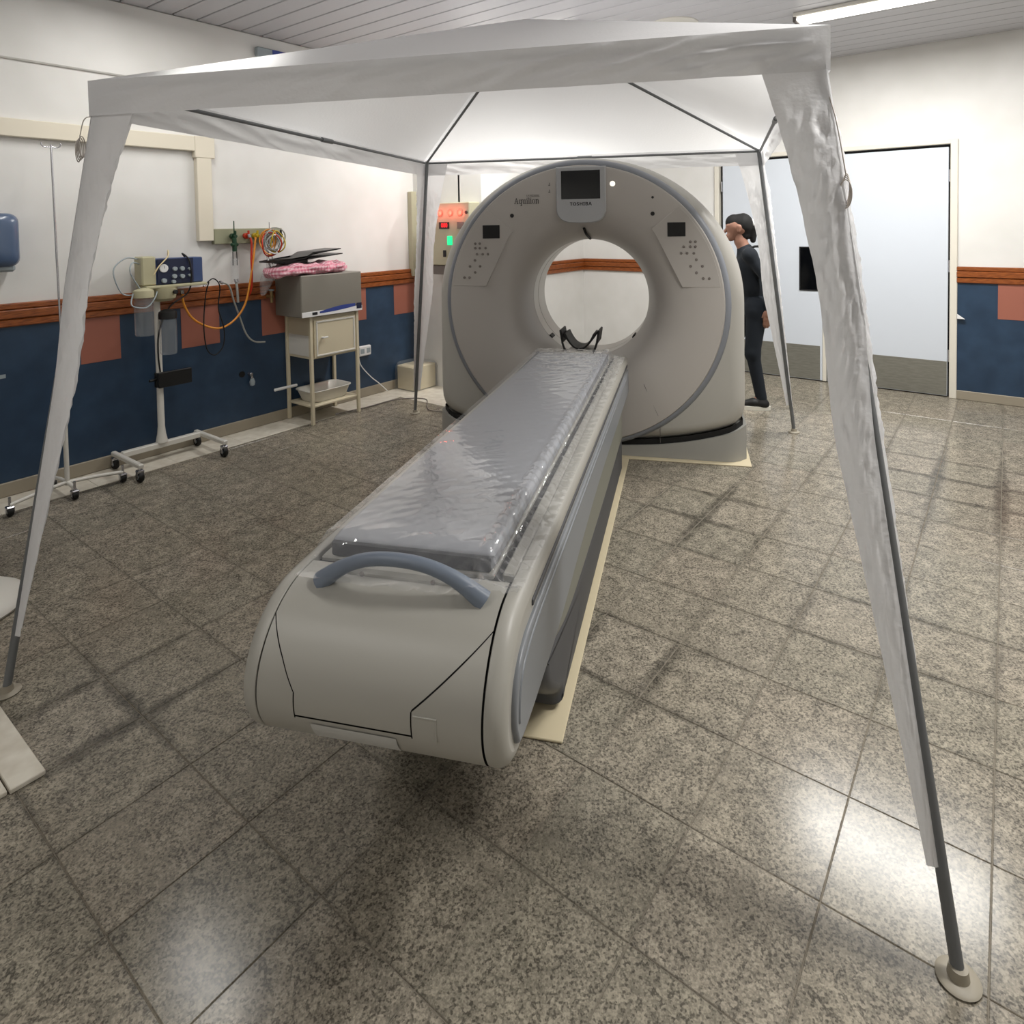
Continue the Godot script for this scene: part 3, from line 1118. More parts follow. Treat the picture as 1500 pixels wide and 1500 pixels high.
	var mp := curve([Vector2(0.3, 0.67), Vector2(0.3, 0.7), Vector2(0.32, 0.715), Vector2(0.7, 0.718), Vector2(1.6, 0.72), Vector2(2.5, 0.72), Vector2(2.665, 0.716), Vector2(2.69, 0.7), Vector2(2.69, 0.67)], 4)
	var ms := mb()
	slab_x(ms, mp, CX - 0.232, CX + 0.2, 0.018)
	obj("pad", ms, M.mattress, pad)
	var sd := mb()
	boxx(sd, CX - 0.225, CX + 0.195, 0.671, 0.709, 2.688, 2.7, 0.004)
	obj("end_strap", sd, M.couch_dark, pad)
	# clear film, creased, hanging over the right rim
	var film := thing("plastic_film", "clear crinkled plastic film covering the grey couch mattress", "plastic sheet", GO, deg_to_rad(GA))
	var n1 := FastNoiseLite.new()
	n1.seed = 3
	n1.frequency = 1.0
	n1.noise_type = FastNoiseLite.TYPE_SIMPLEX
	n1.fractal_type = FastNoiseLite.FRACTAL_RIDGED
	n1.fractal_octaves = 2
	var fs := mb()
	fs.set_smooth_group(0)
	var G := []
	var nz := 230
	var nxx := 70
	for j in nz + 1:
		var z := lerpf(0.27, 2.83, j / float(nz))
		var row := []
		for i in nxx + 1:
			var x := lerpf(-0.245, 0.296, i / float(nxx))
			var y := 0.7235
			# drop over the far, right and near edges
			var dr := smoothstep(0.195, 0.225, x)
			y -= 0.042 * dr
			var dn := smoothstep(2.66, 2.8, z)
			y -= 0.042 * dn * (1 - dr)
			y += 0.02 * smoothstep(2.74, 2.83, z) * smoothstep(0.1, 0.2, x)
			var amp := 0.0016 + 0.012 * smoothstep(1.3, 0.5, z) + 0.012 * smoothstep(0.05, 0.035, absf(x - 0.215)) + 0.004 * dr + 0.01 * smoothstep(2.6, 2.72, z)
			var w := n1.get_noise_2d(x * 5.0 + 3.0, z * 13.0 + x * 7.0) * 0.5 + 0.5
			if absf(x - 0.215) < 0.05:
				w = n1.get_noise_2d(x * 9.0, z * 22.0 - x * 12.0) * 0.5 + 0.5
			y += amp * w
			y = maxf(y, 0.722 if x < 0.2 and z < 2.69 and z > 0.31 else 0.679)
			row.append(Vector3(CX + x, y, z))
		G.append(row)
	for j in nz:
		for i in nxx:
			quad_o(fs, G[j][i], G[j + 1][i], G[j + 1][i + 1], G[j][i + 1], Vector3.UP)
	obj("film_sheet", fs, M.clear_film, film)
	# head rest at the far end
	var hd := thing("head_rest", "black curved head rest on a cream tongue inside the scanner opening", "head rest", GO, deg_to_rad(GA))
	obj("tongue", bx(CX - 0.095, CX + 0.075, 0.6685, 0.684, -0.12, 0.292, 0.005), M.couch_shell, hd)
	var us := mb()
	us.set_smooth_group(0)
	var loops := []
	for e in [0.09, 0.085, -0.08, -0.085]:
		var ring := PackedVector3Array()
		var inn := 0.004 if absf(e) > 0.0849 and absf(e) != 0.085 else 0.0
		for k in 17:
			var a := lerpf(-1.0, 1.0, k / 16.0)
			ring.append(Vector3(CX - 0.012 + a * (0.105 - inn), 0.69 + 0.1 * pow(absf(a), 2.0), e))
		for k in 17:
			var a := lerpf(1.0, -1.0, k / 16.0)
			ring.append(Vector3(CX - 0.012 + a * 0.089, 0.703 + 0.093 * pow(absf(a), 2.2), e))
		loops.append(ring)
	loft(us, loops, false, false)
	var L0 = loops[0]
	var L3 = loops[-1]
	for k in 16:
		quad_o(us, L0[k], L0[k + 1], L0[32 - k], L0[33 - k], Vector3.BACK)
		quad_o(us, L3[k], L3[k + 1], L3[32 - k], L3[33 - k], Vector3.FORWARD)
	obj("cradle", us, M.rubber, hd)
	for s in [-1, 1]:
		var ws := mb()
		box(ws, Vector3(CX - 0.012 + s * 0.118, 0.775, 0.0), Vector3(0.014, 0.085, 0.17), 0.004, Basis(Vector3.BACK, -s * 0.16))
		obj("side_wing", ws, M.rubber, hd)
		var w2 := mb()
		tube(w2, [Vector3(CX - 0.012 + s * 0.113, 0.74, 0.085), Vector3(CX - 0.012 + s * 0.1, 0.7, 0.088), Vector3(CX - 0.01 + s * 0.082, 0.672, 0.09)], 0.007, 6)
		obj("strap", w2, M.rubber, hd)

func np_at(x: float, u: float) -> Vector3:
	var i := clampi(int(u), 0, NP.size() - 2)
	var p: Vector2 = NP[i].lerp(NP[i + 1], u - i)
	return Vector3(CX + x, p.y, p.x)

# ---------------------------------------------------------------- tent
func build_tent() -> void:
	var foot := [Vector3(-0.067, 0, -1.455), Vector3(-2.615, 0, -0.6), Vector3(-3.826, 0, -3.519), Vector3(-1.211, 0, -4.693)]
	var top := [Vector3(-0.396, 1.97, -1.745), Vector3(-2.36, 1.97, -0.854), Vector3(-3.418, 1.97, -3.31), Vector3(-1.32, 1.97, -4.293)]
	var apex := Vector3(-1.953, 2.506, -2.583)
	var base := Vector3(-1.93, 0, -2.565)
	var t := thing("canopy_tent", "white fabric canopy tent with slanting legs standing over the scanner couch", "tent", base)
	for k in 4:
		foot[k] -= base
		top[k] -= base
	apex -= base
	var nz := FastNoiseLite.new()
	nz.seed = 12
	nz.frequency = 1.0
	nz.fractal_octaves = 2
	var rid := FastNoiseLite.new()
	rid.seed = 13
	rid.frequency = 1.0
	rid.fractal_type = FastNoiseLite.FRACTAL_RIDGED
	rid.fractal_octaves = 2
	var eave := Vector3(0, 0.012, 0)
	var outs := []
	for k in 4:
		var d: Vector3 = (top[(k + 1) % 4] - top[k]).normalized()
		var o: Vector3 = (top[k] + top[(k + 1) % 4]) / 2
		o.y = 0
		outs.append((o - d * o.dot(d)).normalized())
	for k in 4:
		var A: Vector3 = top[k]
		var B: Vector3 = top[(k + 1) % 4]
		var outv: Vector3 = outs[k]
		var Ao: Vector3 = A + (outv + outs[(k + 3) % 4]) * 0.028
		var Bo: Vector3 = B + (outv + outs[(k + 1) % 4]) * 0.028
		# roof panel
		var st := mb()
		st.set_smooth_group(0)
		var R := 26
		var pt := func(i: int, j: int) -> Vector3:
			# i rows from eave to apex, j along
			var u := i / float(R)
			var cnt := R - i
			var s := 0.5 if cnt == 0 else j / float(cnt)
			var p: Vector3 = (Ao + eave).lerp(Bo + eave, s).lerp(apex + Vector3(0, 0.02, 0), u)
			var edge := minf(u, minf(s * (1 - u), (1 - s) * (1 - u))) * 3.0
			p.y -= 0.045 * clampf(edge, 0, 1)
			p.y += 0.008 * nz.get_noise_3d(p.x * 2.2, p.y, p.z * 2.2) * clampf(edge * 3, 0, 1)
			return p
		for i in R:
			for j in R - i:
				tri_o(st, pt.call(i, j), pt.call(i, j + 1), pt.call(i + 1, j), Vector3.UP)
				if j < R - i - 1:
					tri_o(st, pt.call(i, j + 1), pt.call(i + 1, j + 1), pt.call(i + 1, j), Vector3.UP)
		obj("roof_panel", st, M.tent_fabric, t)
		# valance hanging from the eave
		var vs := mb()
		vs.set_smooth_group(0)
		var L := A.distance_to(B)
		var n := 120
		var vp := func(i: int, j: int) -> Vector3:
			var s := i / float(n)
			var h := j / 10.0
			var p: Vector3 = Ao.lerp(Bo, s) + Vector3(0, 0.012 - 0.112 * h, 0)
			var amp := 0.005 + 0.024 * sin(PI * clampf(h, 0, 1)) * (smoothstep(0.75, 0.12, s) if k == 0 else 0.4)
			var w := rid.get_noise_2d(s * L * 2.6 - h * 1.3 + k * 7.0, h * 0.7 + s * L * 0.8)
			return p + outv * (amp * w * smoothstep(0.0, 0.12, h) * smoothstep(0.0, 0.03, s) * smoothstep(1.0, 0.97, s))
		for i in n:
			for j in 10:
				quad_o(vs, vp.call(i, j), vp.call(i + 1, j), vp.call(i + 1, j + 1), vp.call(i, j + 1), outv)
		obj("valance", vs, M.tent_fabric, t)
		# rods
		var es := mb()
		cyl(es, A + Vector3(0, -0.012, 0), B + Vector3(0, -0.012, 0), 0.008, 10)
		var mid := (A + B) / 2 + Vector3(0, -0.012, 0)
		cyl(es, mid - (B - A).normalized() * 0.05, mid + (B - A).normalized() * 0.05, 0.0125, 10)
		obj("eave_rod", es, M.tent_pole, t)
		var hs := mb()
		cyl(hs, A + Vector3(0, -0.012, 0), apex + Vector3(0, -0.02, 0), 0.008, 10)
		obj("hip_rod", hs, M.tent_pole, t)
		var F: Vector3 = foot[k]
		var ls := mb()
		cyl(ls, A - Vector3(A.x, 0, A.z).normalized() * 0.014, F + Vector3(0, 0.012, 0), 0.0125, 12)
		var leg := obj("leg_pole", ls, M.tent_pole, t)
		var fs := mb()
		lathe(fs, [Vector2(0, 0.001), Vector2(0.038, 0.001), Vector2(0.04, 0.004), Vector2(0.036, 0.007), Vector2(0.02, 0.009), Vector2(0.017, 0.028), Vector2(0.0, 0.029)], Transform3D(Basis.IDENTITY, F), 24)
		obj("foot_plate", fs, M.tent_foot, leg)
		# fabric sleeve: two tapering strips that meet along the pole
		var ss := mb()
		for nb in [(k + 1) % 4, (k + 3) % 4]:
			var dir: Vector3 = (top[nb] - A).normalized()
			var nrm := dir.cross((F - A).normalized()).normalized()
			var outp: Vector3 = A + F
			outp.y = 0
			if nrm.dot(outp) < 0:
				nrm = -nrm
			var rows := 90
			var cols := 14
			var tend := 0.9
			var out2 := Vector3(A.x, 0, A.z).normalized() * 0.019
			var sp := func(i: int, j: int) -> Vector3:
				var u := i / float(rows) * tend
				var w := 0.022 + 0.15 * pow(1.0 - u / tend, 1.1)
				w *= 1.0 - 0.18 * sin(PI * clampf(u / 0.5, 0, 1))
				var s := j / float(cols)
				var p := A.lerp(F, u) + out2 * (1.0 - 0.3 * u) + dir * (w * s + lerpf(-0.004, 0.016, smoothstep(0.3, 0.5, u)))
				p.y -= 0.02 * (1 - u)
				var wr := rid.get_noise_2d(u * 16.0 + s * 2.2 + nb * 5.0, s * 3.0 + u * 3.0 + k)
				var fine := rid.get_noise_2d(u * 40.0 - s * 7.0, s * 9.0 + nb)
				return p + nrm * ((0.009 * wr + 0.007 * fine * (1 - u)) * minf(1.0, w / 0.1) * smoothstep(0.0, 0.2, s) + 0.012 * sin(PI * s) * (1 - u)) * smoothstep(0.05, 0.13, u)
			ss.set_smooth_group(1 if nb == (k + 1) % 4 else 2)
			for i in rows:
				for j in cols:
					quad_o(ss, sp.call(i, j), sp.call(i, j + 1), sp.call(i + 1, j + 1), sp.call(i + 1, j), nrm)
		obj("leg_sleeve", ss, M.tent_fabric, t)
	# guy cords tied up on two corners
	for e in [[0, Vector3(0.018, 0, 0.014), 0.2], [1, Vector3(-0.018, 0, 0.03), 0.1]]:
		var A: Vector3 = top[e[0]]
		var F: Vector3 = foot[e[0]]
		var c: Vector3 = A.lerp(F, e[2]) + e[1]
		var cs := mb()
		tube(cs, curve([A + Vector3(0, -0.1, 0) + e[1] * 0.7, A.lerp(F, e[2] * 0.55) + e[1] * 1.0, c + Vector3(0, 0.03, 0)], 4), 0.0016, 5)
		var cord := obj("guy_cord", cs, M.cord, t)
		for q in 4:
			var rs := mb()
			var ring := []
			for a in 20:
				var w := TAU * a / 20.0
				ring.append(c + Vector3(cos(w) * (0.011 + 0.003 * q) * 0.8, sin(w) * 0.034 - 0.005 * q, cos(w) * 0.012 + (q - 1.5) * 0.004))
			tube(rs, ring, 0.0017, 5, true)
			obj("cord_loop", rs, M.cord, cord)

# ---------------------------------------------------------------- things along the left wall
func wobj(called: String, st: SurfaceTool, m: Material, t: Node3D, under: Node3D = null) -> MeshInstance3D:
	var o := obj(called, st, m, under if under else t)
	if under == null or under == t:
		o.position = -t.position
	return o

func rring(c: Vector3, u: Vector3, v: Vector3, w: float, h: float, r: float) -> PackedVector3Array:
	var ring := PackedVector3Array()
	for q in 4:
		var su := [1, -1, -1, 1][q] as int
		var sv := [1, 1, -1, -1][q] as int
		for k in 6:
			var a := PI / 2 * (q + k / 5.0)
			ring.append(c + u * (su * (w / 2 - r) + cos(a) * r) + v * (sv * (h / 2 - r) + sin(a) * r))
	return ring

func caster(t: Node3D, at: Vector3, r := 0.034) -> void:
	var fs := mb()
	boxx(fs, at.x - 0.02, at.x + 0.02, at.y + r * 1.7, at.y + r * 2.2, at.z - 0.018, at.z + 0.018, 0.004)
	for s in [-1, 1]:
		boxx(fs, at.x - 0.012, at.x + 0.012, at.y + r * 0.8, at.y + r * 2.0, at.z + s * 0.017 - 0.002, at.z + s * 0.017 + 0.002, 0.001)
	cyl(fs, at + Vector3(0, r * 2.1, 0), at + Vector3(0, 0.1, 0), 0.007, 8)
	var f := wobj("caster", fs, M.chrome, t)
	var ws := mb()
	lathe(ws, [Vector2(0, -0.012), Vector2(r * 0.55, -0.013), Vector2(r * 0.6, -0.009), Vector2(r * 0.9, -0.013), Vector2(r, -0.007), Vector2(r, 0.007), Vector2(r * 0.9, 0.013), Vector2(r * 0.6, 0.009), Vector2(r * 0.55, 0.013), Vector2(0, 0.012)], Transform3D(Basis(Vector3.RIGHT, PI / 2), at + Vector3(0, r, 0)), 20)
	obj("wheel", ws, M.rubber, f)
	var hs := mb()
	cyl(hs, at + Vector3(0, r, -0.0145), at + Vector3(0, r, 0.0145), r * 0.42, 12)
	obj("hub", hs, M.dispenser_grey, f)

func hose(called: String, label: String, pts: Array, r: float, m: Material, category := "hose") -> void:
	var t := thing(called, label, category, pts[0])
	var st := mb()
	tube(st, curve(pts, 7), r, 8)
	wobj("tube", st, m, t)
	var fs := mb()
	cyl(fs, pts[0] - (pts[1] - pts[0]).normalized() * 0.012, pts[0] + (pts[1] - pts[0]).normalized() * 0.012, r * 1.6, 8)
	wobj("fitting", fs, M.chrome, t)

func build_left_wall_things() -> void:
	# cable duct
	var dt := thing("cable_duct", "cream plastic cable duct running along the left wall and down to the gas panel", "cable duct", Vector3(WL, 2.09, -1.5))
	wobj("run", bx(WL, WL + 0.045, 2.045, 2.147, -2.195, 1.65, 0.004), M.duct, dt)
	wobj("elbow", bx(WL, WL + 0.049, 2.0, 2.15, -2.325, -2.185, 0.005), M.duct, dt)
	wobj("drop", bx(WL, WL + 0.045, 1.42, 2.005, -2.3, -2.196, 0.004), M.duct, dt)
	# towel dispenser
	var ds := thing("towel_dispenser", "glossy blue paper towel dispenser fixed to the white left wall", "dispenser", Vector3(WL, 1.3, -0.95))
	var lp := []
	for e in [[0.0, 0.43, 0.3], [0.1, 0.43, 0.3], [0.15, 0.42, 0.295], [0.175, 0.395, 0.275], [0.19, 0.33, 0.22], [0.193, 0.2, 0.12]]:
		lp.append(rring(Vector3(WL + e[0], 1.46, -0.95), Vector3.FORWARD, Vector3.UP, e[1], e[2], 0.05))
	var st := mb()
	loft(st, lp)
	wobj("cover", st, M.dispenser_blue, ds)
	wobj("lower_lip", bx(WL, WL + 0.15, 1.285, 1.325, -1.14, -0.76, 0.012), M.dispenser_grey, ds)
	# small box high on the wall
	var sb := thing("wall_unit", "small grey wall unit with a blue front just under the ceiling", "wall unit", Vector3(WL + 0.022, 2.78, -2.75))
	wobj("case", bx(WL + 0.022, WL + 0.065, 2.79, 2.86, -2.9, -2.66, 0.006), M.dispenser_grey, sb)
	wobj("front", bx(WL + 0.065, WL + 0.07, 2.795, 2.857, -2.895, -2.78, 0.002), M.stripe_blue, sb)
	# drip stand
	var iv := thing("drip_stand", "thin white drip stand on casters against the blue wall by the dispenser", "drip stand", Vector3(-4.27, 0, -1.29))
	st = mb()
	cyl(st, Vector3(-4.27, 0.07, -1.29), Vector3(-4.27, 0.74, -1.29), 0.0125, 12)
	wobj("lower_tube", st, M.white_enamel, iv)
	st = mb()
	cyl(st, Vector3(-4.27, 0.74, -1.29), Vector3(-4.285, 1.985, -1.285), 0.0055, 10)
	wobj("upper_rod", st, M.chrome, iv)
	st = mb()
	for s in [-1, 1]:
		tube(st, curve([Vector3(-4.285, 1.975, -1.285), Vector3(-4.285, 1.972, -1.285 + s * 0.03), Vector3(-4.285, 1.985, -1.285 + s * 0.045), Vector3(-4.285, 1.997, -1.285 + s * 0.043)], 3), 0.0035, 6)
	wobj("hooks", st, M.chrome, iv)
	st = mb()
	cyl(st, Vector3(-4.27, 0.73, -1.29), Vector3(-4.27, 0.76, -1.29), 0.017, 12, 0.003)
	wobj("clamp", st, M.chrome, iv)
	for e in [[-4.235, -1.02], [-4.24, -1.56], [-4.5, -1.29], [-4.195, -1.3]]:
		st = mb()
		tube(st, [Vector3(-4.27, 0.085, -1.29), Vector3(lerpf(-4.27, e[0], 0.5), 0.078, lerpf(-1.29, e[1], 0.5)), Vector3(e[0], 0.062, e[1])], 0.011, 8)
		wobj("base_leg", st, M.white_enamel, iv)
		caster(iv, Vector3(e[0], 0.0025, e[1]), 0.024)
	build_trolley()
	build_gas_panel()
	build_cabinet()
	# wall tap
	var tp := thing("wall_tap", "small blue and chrome valve on the blue dado behind the hoses", "valve", Vector3(WL + 0.008, 0.4, -2.54))
	st = mb()
	cyl(st, Vector3(WL + 0.008, 0.425, -2.49), Vector3(WL + 0.014, 0.425, -2.49), 0.022, 14)
	wobj("hole_cover", st, M.black, tp)
	st = mb()
	cyl(st, Vector3(WL + 0.008, 0.42, -2.545), Vector3(WL + 0.05, 0.42, -2.545), 0.012, 12, 0.002)
	cyl(st, Vector3(WL + 0.04, 0.43, -2.545), Vector3(WL + 0.04, 0.38, -2.552), 0.009, 10, 0.002)
	wobj("spout", st, M.chrome, tp)
	st = mb()
	lathe(st, [Vector2(0, 0.33), Vector2(0.016, 0.335), Vector2(0.021, 0.36), Vector2(0.012, 0.385), Vector2(0, 0.386)], Transform3D(Basis.IDENTITY, Vector3(WL + 0.04, 0, -2.552)), 14)
	wobj("knob", st, M.dispenser_grey, tp)
	# outlet and its cord
	var ou := thing("power_outlet", "white double power outlet on the blue dado beside the bedside cabinet", "outlet", Vector3(WL + 0.008, 0.415, -3.6))
	wobj("plate", bx(WL + 0.008, WL + 0.04, 0.372, 0.46, -3.668, -3.536, 0.008), M.paper_white, ou)
	for zz in [-3.635, -3.57]:
		wobj("socket", bx(WL + 0.04, WL + 0.042, 0.395, 0.437, zz - 0.02, zz + 0.02, 0.0008), M.dispenser_grey, ou)
	hose("outlet_flex", "white power cord hanging from the wall outlet to the skirting", [Vector3(WL + 0.03, 0.4, -3.535), Vector3(WL + 0.035, 0.3, -3.55), Vector3(WL + 0.04, 0.18, -3.65), Vector3(WL + 0.045, 0.1, -3.74), Vector3(WL + 0.05, 0.012, -3.83)], 0.0045, M.paper_white, "cord")
	hose("trailing_flex", "thin grey cord curling over the floor from the cabinet to the scanner", [Vector3(-4.3, 0.014, -3.12), Vector3(-4.27, 0.008, -3.4), Vector3(-4.24, 0.008, -3.7), Vector3(-4.05, 0.008, -3.84), Vector3(-3.87, 0.009, -3.69), Vector3(-3.75, 0.009, -3.62), Vector3(-3.6, 0.012, -3.66), Vector3(-3.48, 0.01, -3.75)], 0.0045, M.button_grey, "cord")
	# sticker
	var sk := thing("wall_sticker", "small pale sticker on the blue dado under the towel dispenser", "sticker", Vector3(WL + 0.008, 0.687, -1.09))
	wobj("label", bx(WL + 0.008, WL + 0.0092, 0.678, 0.7, -1.107, -1.05), M.dispenser_grey, sk)
	# wrapped carton
	var wr := thing("wrapped_carton", "cream carton in loose clear plastic on the floor by the wall corner", "carton", Vector3(-4.4, 0.003, -4.08))
	wobj("carton", bx(-4.53, -4.3, 0.006, 0.225, -4.225, -3.955, 0.008), M.cream_sheet, wr)
	var nn := FastNoiseLite.new()
	nn.seed = 31
	nn.frequency = 9.0
	nn.fractal_type = FastNoiseLite.FRACTAL_RIDGED
	var loops := []
	for i in 9:
		var f := i / 8.0
		var ring := rring(Vector3(-4.415, lerpf(0.008, 0.25, f), -4.085), Vector3.RIGHT, Vector3.FORWARD, lerpf(0.27, 0.25, f), lerpf(0.3, 0.31, f) * (1.0 if i < 8 else 0.8), 0.03)
		for k in ring.size():
			ring[k] += (ring[k] - Vector3(-4.415, ring[k].y, -4.085)) * 0.07 * nn.get_noise_3dv(ring[k])
			ring[k].x = maxf(ring[k].x, WL + 0.02)
			ring[k].z = maxf(ring[k].z, STEP_Z + 0.004)
		loops.append(ring)
	st = mb()
	loft(st, loops, false, true)
	wobj("wrapping", st, M.clear_plastic, wr)
	# low white stool whose foot shows at the edge
	var so := thing("round_stool", "white round pedestal stool with a wide domed foot by the tent leg", "stool", Vector3(-3.33, 0, -0.61))
	st = mb()
	lathe(st, [Vector2(0, 0.001), Vector2(0.225, 0.001), Vector2(0.232, 0.012), Vector2(0.225, 0.028), Vector2(0.19, 0.05), Vector2(0.1, 0.07), Vector2(0.04, 0.078)], Transform3D.IDENTITY, 40)
	obj("foot", st, M.white_enamel, so)
	st = mb()
	cyl(st, Vector3(0, 0.07, 0), Vector3(0, 0.42, 0), 0.028, 16)
	obj("column", st, M.chrome, so)
	st = mb()
	lathe(st, [Vector2(0, 0.415), Vector2(0.12, 0.415), Vector2(0.13, 0.425), Vector2(0.132, 0.455), Vector2(0.12, 0.468), Vector2(0, 0.472)], Transform3D.IDENTITY, 32)
	obj("seat", st, M.white_enamel, so)

func build_trolley() -> void:
	var t := thing("suction_trolley", "white wheeled suction pump stand with a dark control box and collecting jars", "trolley", Vector3(-4.33, 0, -1.875))
	for z in [-1.62, -2.13]:
		wobj("side_bar", bx(-4.535, -4.13, 0.085, 0.112, z - 0.015, z + 0.015, 0.005), M.white_enamel, t)
		caster(t, Vector3(-4.155, 0.0005, z))
		caster(t, Vector3(-4.515, 0.0025, z))
	wobj("cross_bar", bx(-4.47, -4.43, 0.082, 0.118, -2.115, -1.635, 0.005), M.white_enamel, t)
	var st := mb()
	lathe(st, [Vector2(0.036, 0.116), Vector2(0.034, 0.13), Vector2(0.026, 0.17), Vector2(0.021, 0.22), Vector2(0.0195, 0.5), Vector2(0.0195, 1.05)], Transform3D(Basis.IDENTITY, Vector3(-4.45, 0, -1.873)), 18)
	wobj("pole", st, M.white_enamel, t)
	var pl := wobj("black_plate", bx(-4.43, -4.405, 0.478, 0.578, -2.06, -1.85, 0.004), M.rubber, t)
	st = mb()
	cyl(st, Vector3(-4.45, 0.48, -1.873), Vector3(-4.45, 0.575, -1.873), 0.03, 14, 0.003)
	cyl(st, Vector3(-4.42, 0.535, -1.8), Vector3(-4.44, 0.535, -1.86), 0.009, 8)
	wobj("plate_clamp", st, M.rubber, t)
	# jars
	for e in [[-1.905, 0.7, 0.93, 0.05], [-1.765, 0.84, 1.08, 0.055]]:
		st = mb()
		lathe(st, [Vector2(0.0, e[1]), Vector2(e[3] * 0.9, e[1]), Vector2(e[3], e[1] + 0.01), Vector2(e[3], e[2] - 0.02), Vector2(e[3] * 0.9, e[2])], Transform3D(Basis.IDENTITY, Vector3(-4.375, 0, e[0])), 20)
		var j := wobj("jar", st, M.clear_plastic, t)
		st = mb()
		lathe(st, [Vector2(0.0, e[2] + 0.06), Vector2(e[3] * 0.5, e[2] + 0.058), Vector2(e[3] * 1.02, e[2] + 0.045), Vector2(e[3] * 1.08, e[2] + 0.03), Vector2(e[3] * 1.08, e[2]), Vector2(0, e[2] - 0.002)], Transform3D(Basis.IDENTITY, Vector3(-4.375, 0, e[0])), 20)
		obj("jar_lid", st, M.rubber if e[0] < -1.85 else M.device_beige, j)
	st = mb()
	lathe(st, [Vector2(0, 1.04), Vector2(0.05, 1.042), Vector2(0.072, 1.06), Vector2(0.082, 1.1), Vector2(0.085, 1.13), Vector2(0, 1.131)], Transform3D(Basis.IDENTITY, Vector3(-4.43, 0, -1.905)), 24)
	wobj("pump_head", st, M.device_beige, t)
	st = mb()
	cyl(st, Vector3(-4.36, 1.1, -1.945), Vector3(-4.335, 1.1, -1.945), 0.014, 12, 0.002)
	wobj("pump_port", st, M.rubber, t)
	# control box on a tray
	wobj("tray", bx(-4.51, -4.36, 1.13, 1.148, -2.16, -1.775, 0.004), M.device_beige, t)
	wobj("filter_block", bx(-4.5, -4.385, 1.15, 1.335, -1.85, -1.765, 0.008), M.device_beige, t)
	var cb := wobj("control_box", bx(-4.515, -4.395, 1.149, 1.318, -2.15, -1.853, 0.006), M.device_navy, t)
	obj("control_face", bx(-4.397, -4.388, 1.153, 1.315, -2.085, -1.858, 0.002), M.device_blue, cb)
	var knobs := [[-1.897, 1.255, 0.027], [-1.962, 1.248, 0.014], [-2.008, 1.247, 0.014], [-2.055, 1.243, 0.009], [-1.958, 1.2, 0.014], [-2.008, 1.197, 0.014], [-2.055, 1.2, 0.009], [-1.893, 1.175, 0.015], [-1.952, 1.165, 0.012]]
	for i in knobs.size():
		var kn = knobs[i]
		st = mb()
		cyl(st, Vector3(-4.39, kn[1], kn[0]), Vector3(-4.383 if i == 0 else -4.37, kn[1], kn[0]), kn[2], 18, 0.002)
		var ko := obj("gauge" if i == 0 else "knob", st, M.paper_white if i == 0 else M.dispenser_grey, cb)
		if i == 0:
			st = mb()
			cyl(st, Vector3(-4.384, 1.255, -1.897), Vector3(-4.382, 1.255, -1.897), 0.005, 8)
			obj("gauge_needle", bx(-4.3835, -4.382, 1.254, 1.272, -1.899, -1.897), M.ink, cb)
	# cord over the box, tubes to the jars
	for pts in [[Vector3(-4.45, 1.32, -1.95), Vector3(-4.42, 1.37, -1.94), Vector3(-4.38, 1.33, -1.92), Vector3(-4.37, 1.27, -1.86), Vector3(-4.37, 1.22, -1.83)], [Vector3(-4.44, 1.32, -1.765), Vector3(-4.4, 1.33, -1.68), Vector3(-4.37, 1.26, -1.6), Vector3(-4.37, 1.12, -1.64), Vector3(-4.38, 1.1, -1.72)], [Vector3(-4.42, 1.29, -1.765), Vector3(-4.38, 1.3, -1.71), Vector3(-4.36, 1.24, -1.69), Vector3(-4.375, 1.13, -1.75)], [Vector3(-4.36, 1.11, -1.7), Vector3(-4.33, 1.04, -1.68), Vector3(-4.33, 1.02, -1.76), Vector3(-4.35, 1.07, -1.82), Vector3(-4.38, 1.12, -1.85)]]:
		st = mb()
		tube(st, curve(pts, 6), 0.0042, 7)
		wobj("suction_tube", st, M.hose_cream if pts[0].z < -1.9 else M.dispenser_grey, t)
	st = mb()
	tube(st, curve([Vector3(-4.45, 1.318, -2.06), Vector3(-4.42, 1.345, -2.03), Vector3(-4.37, 1.3, -2.05), Vector3(-4.37, 1.18, -2.06), Vector3(-4.39, 1.08, -2.04), Vector3(-4.4, 1.0, -1.93), Vector3(-4.42, 0.85, -1.87), Vector3(-4.425, 0.7, -1.86), Vector3(-4.428, 0.58, -1.87)], 6), 0.005, 7)
	wobj("power_lead", st, M.rubber, t)

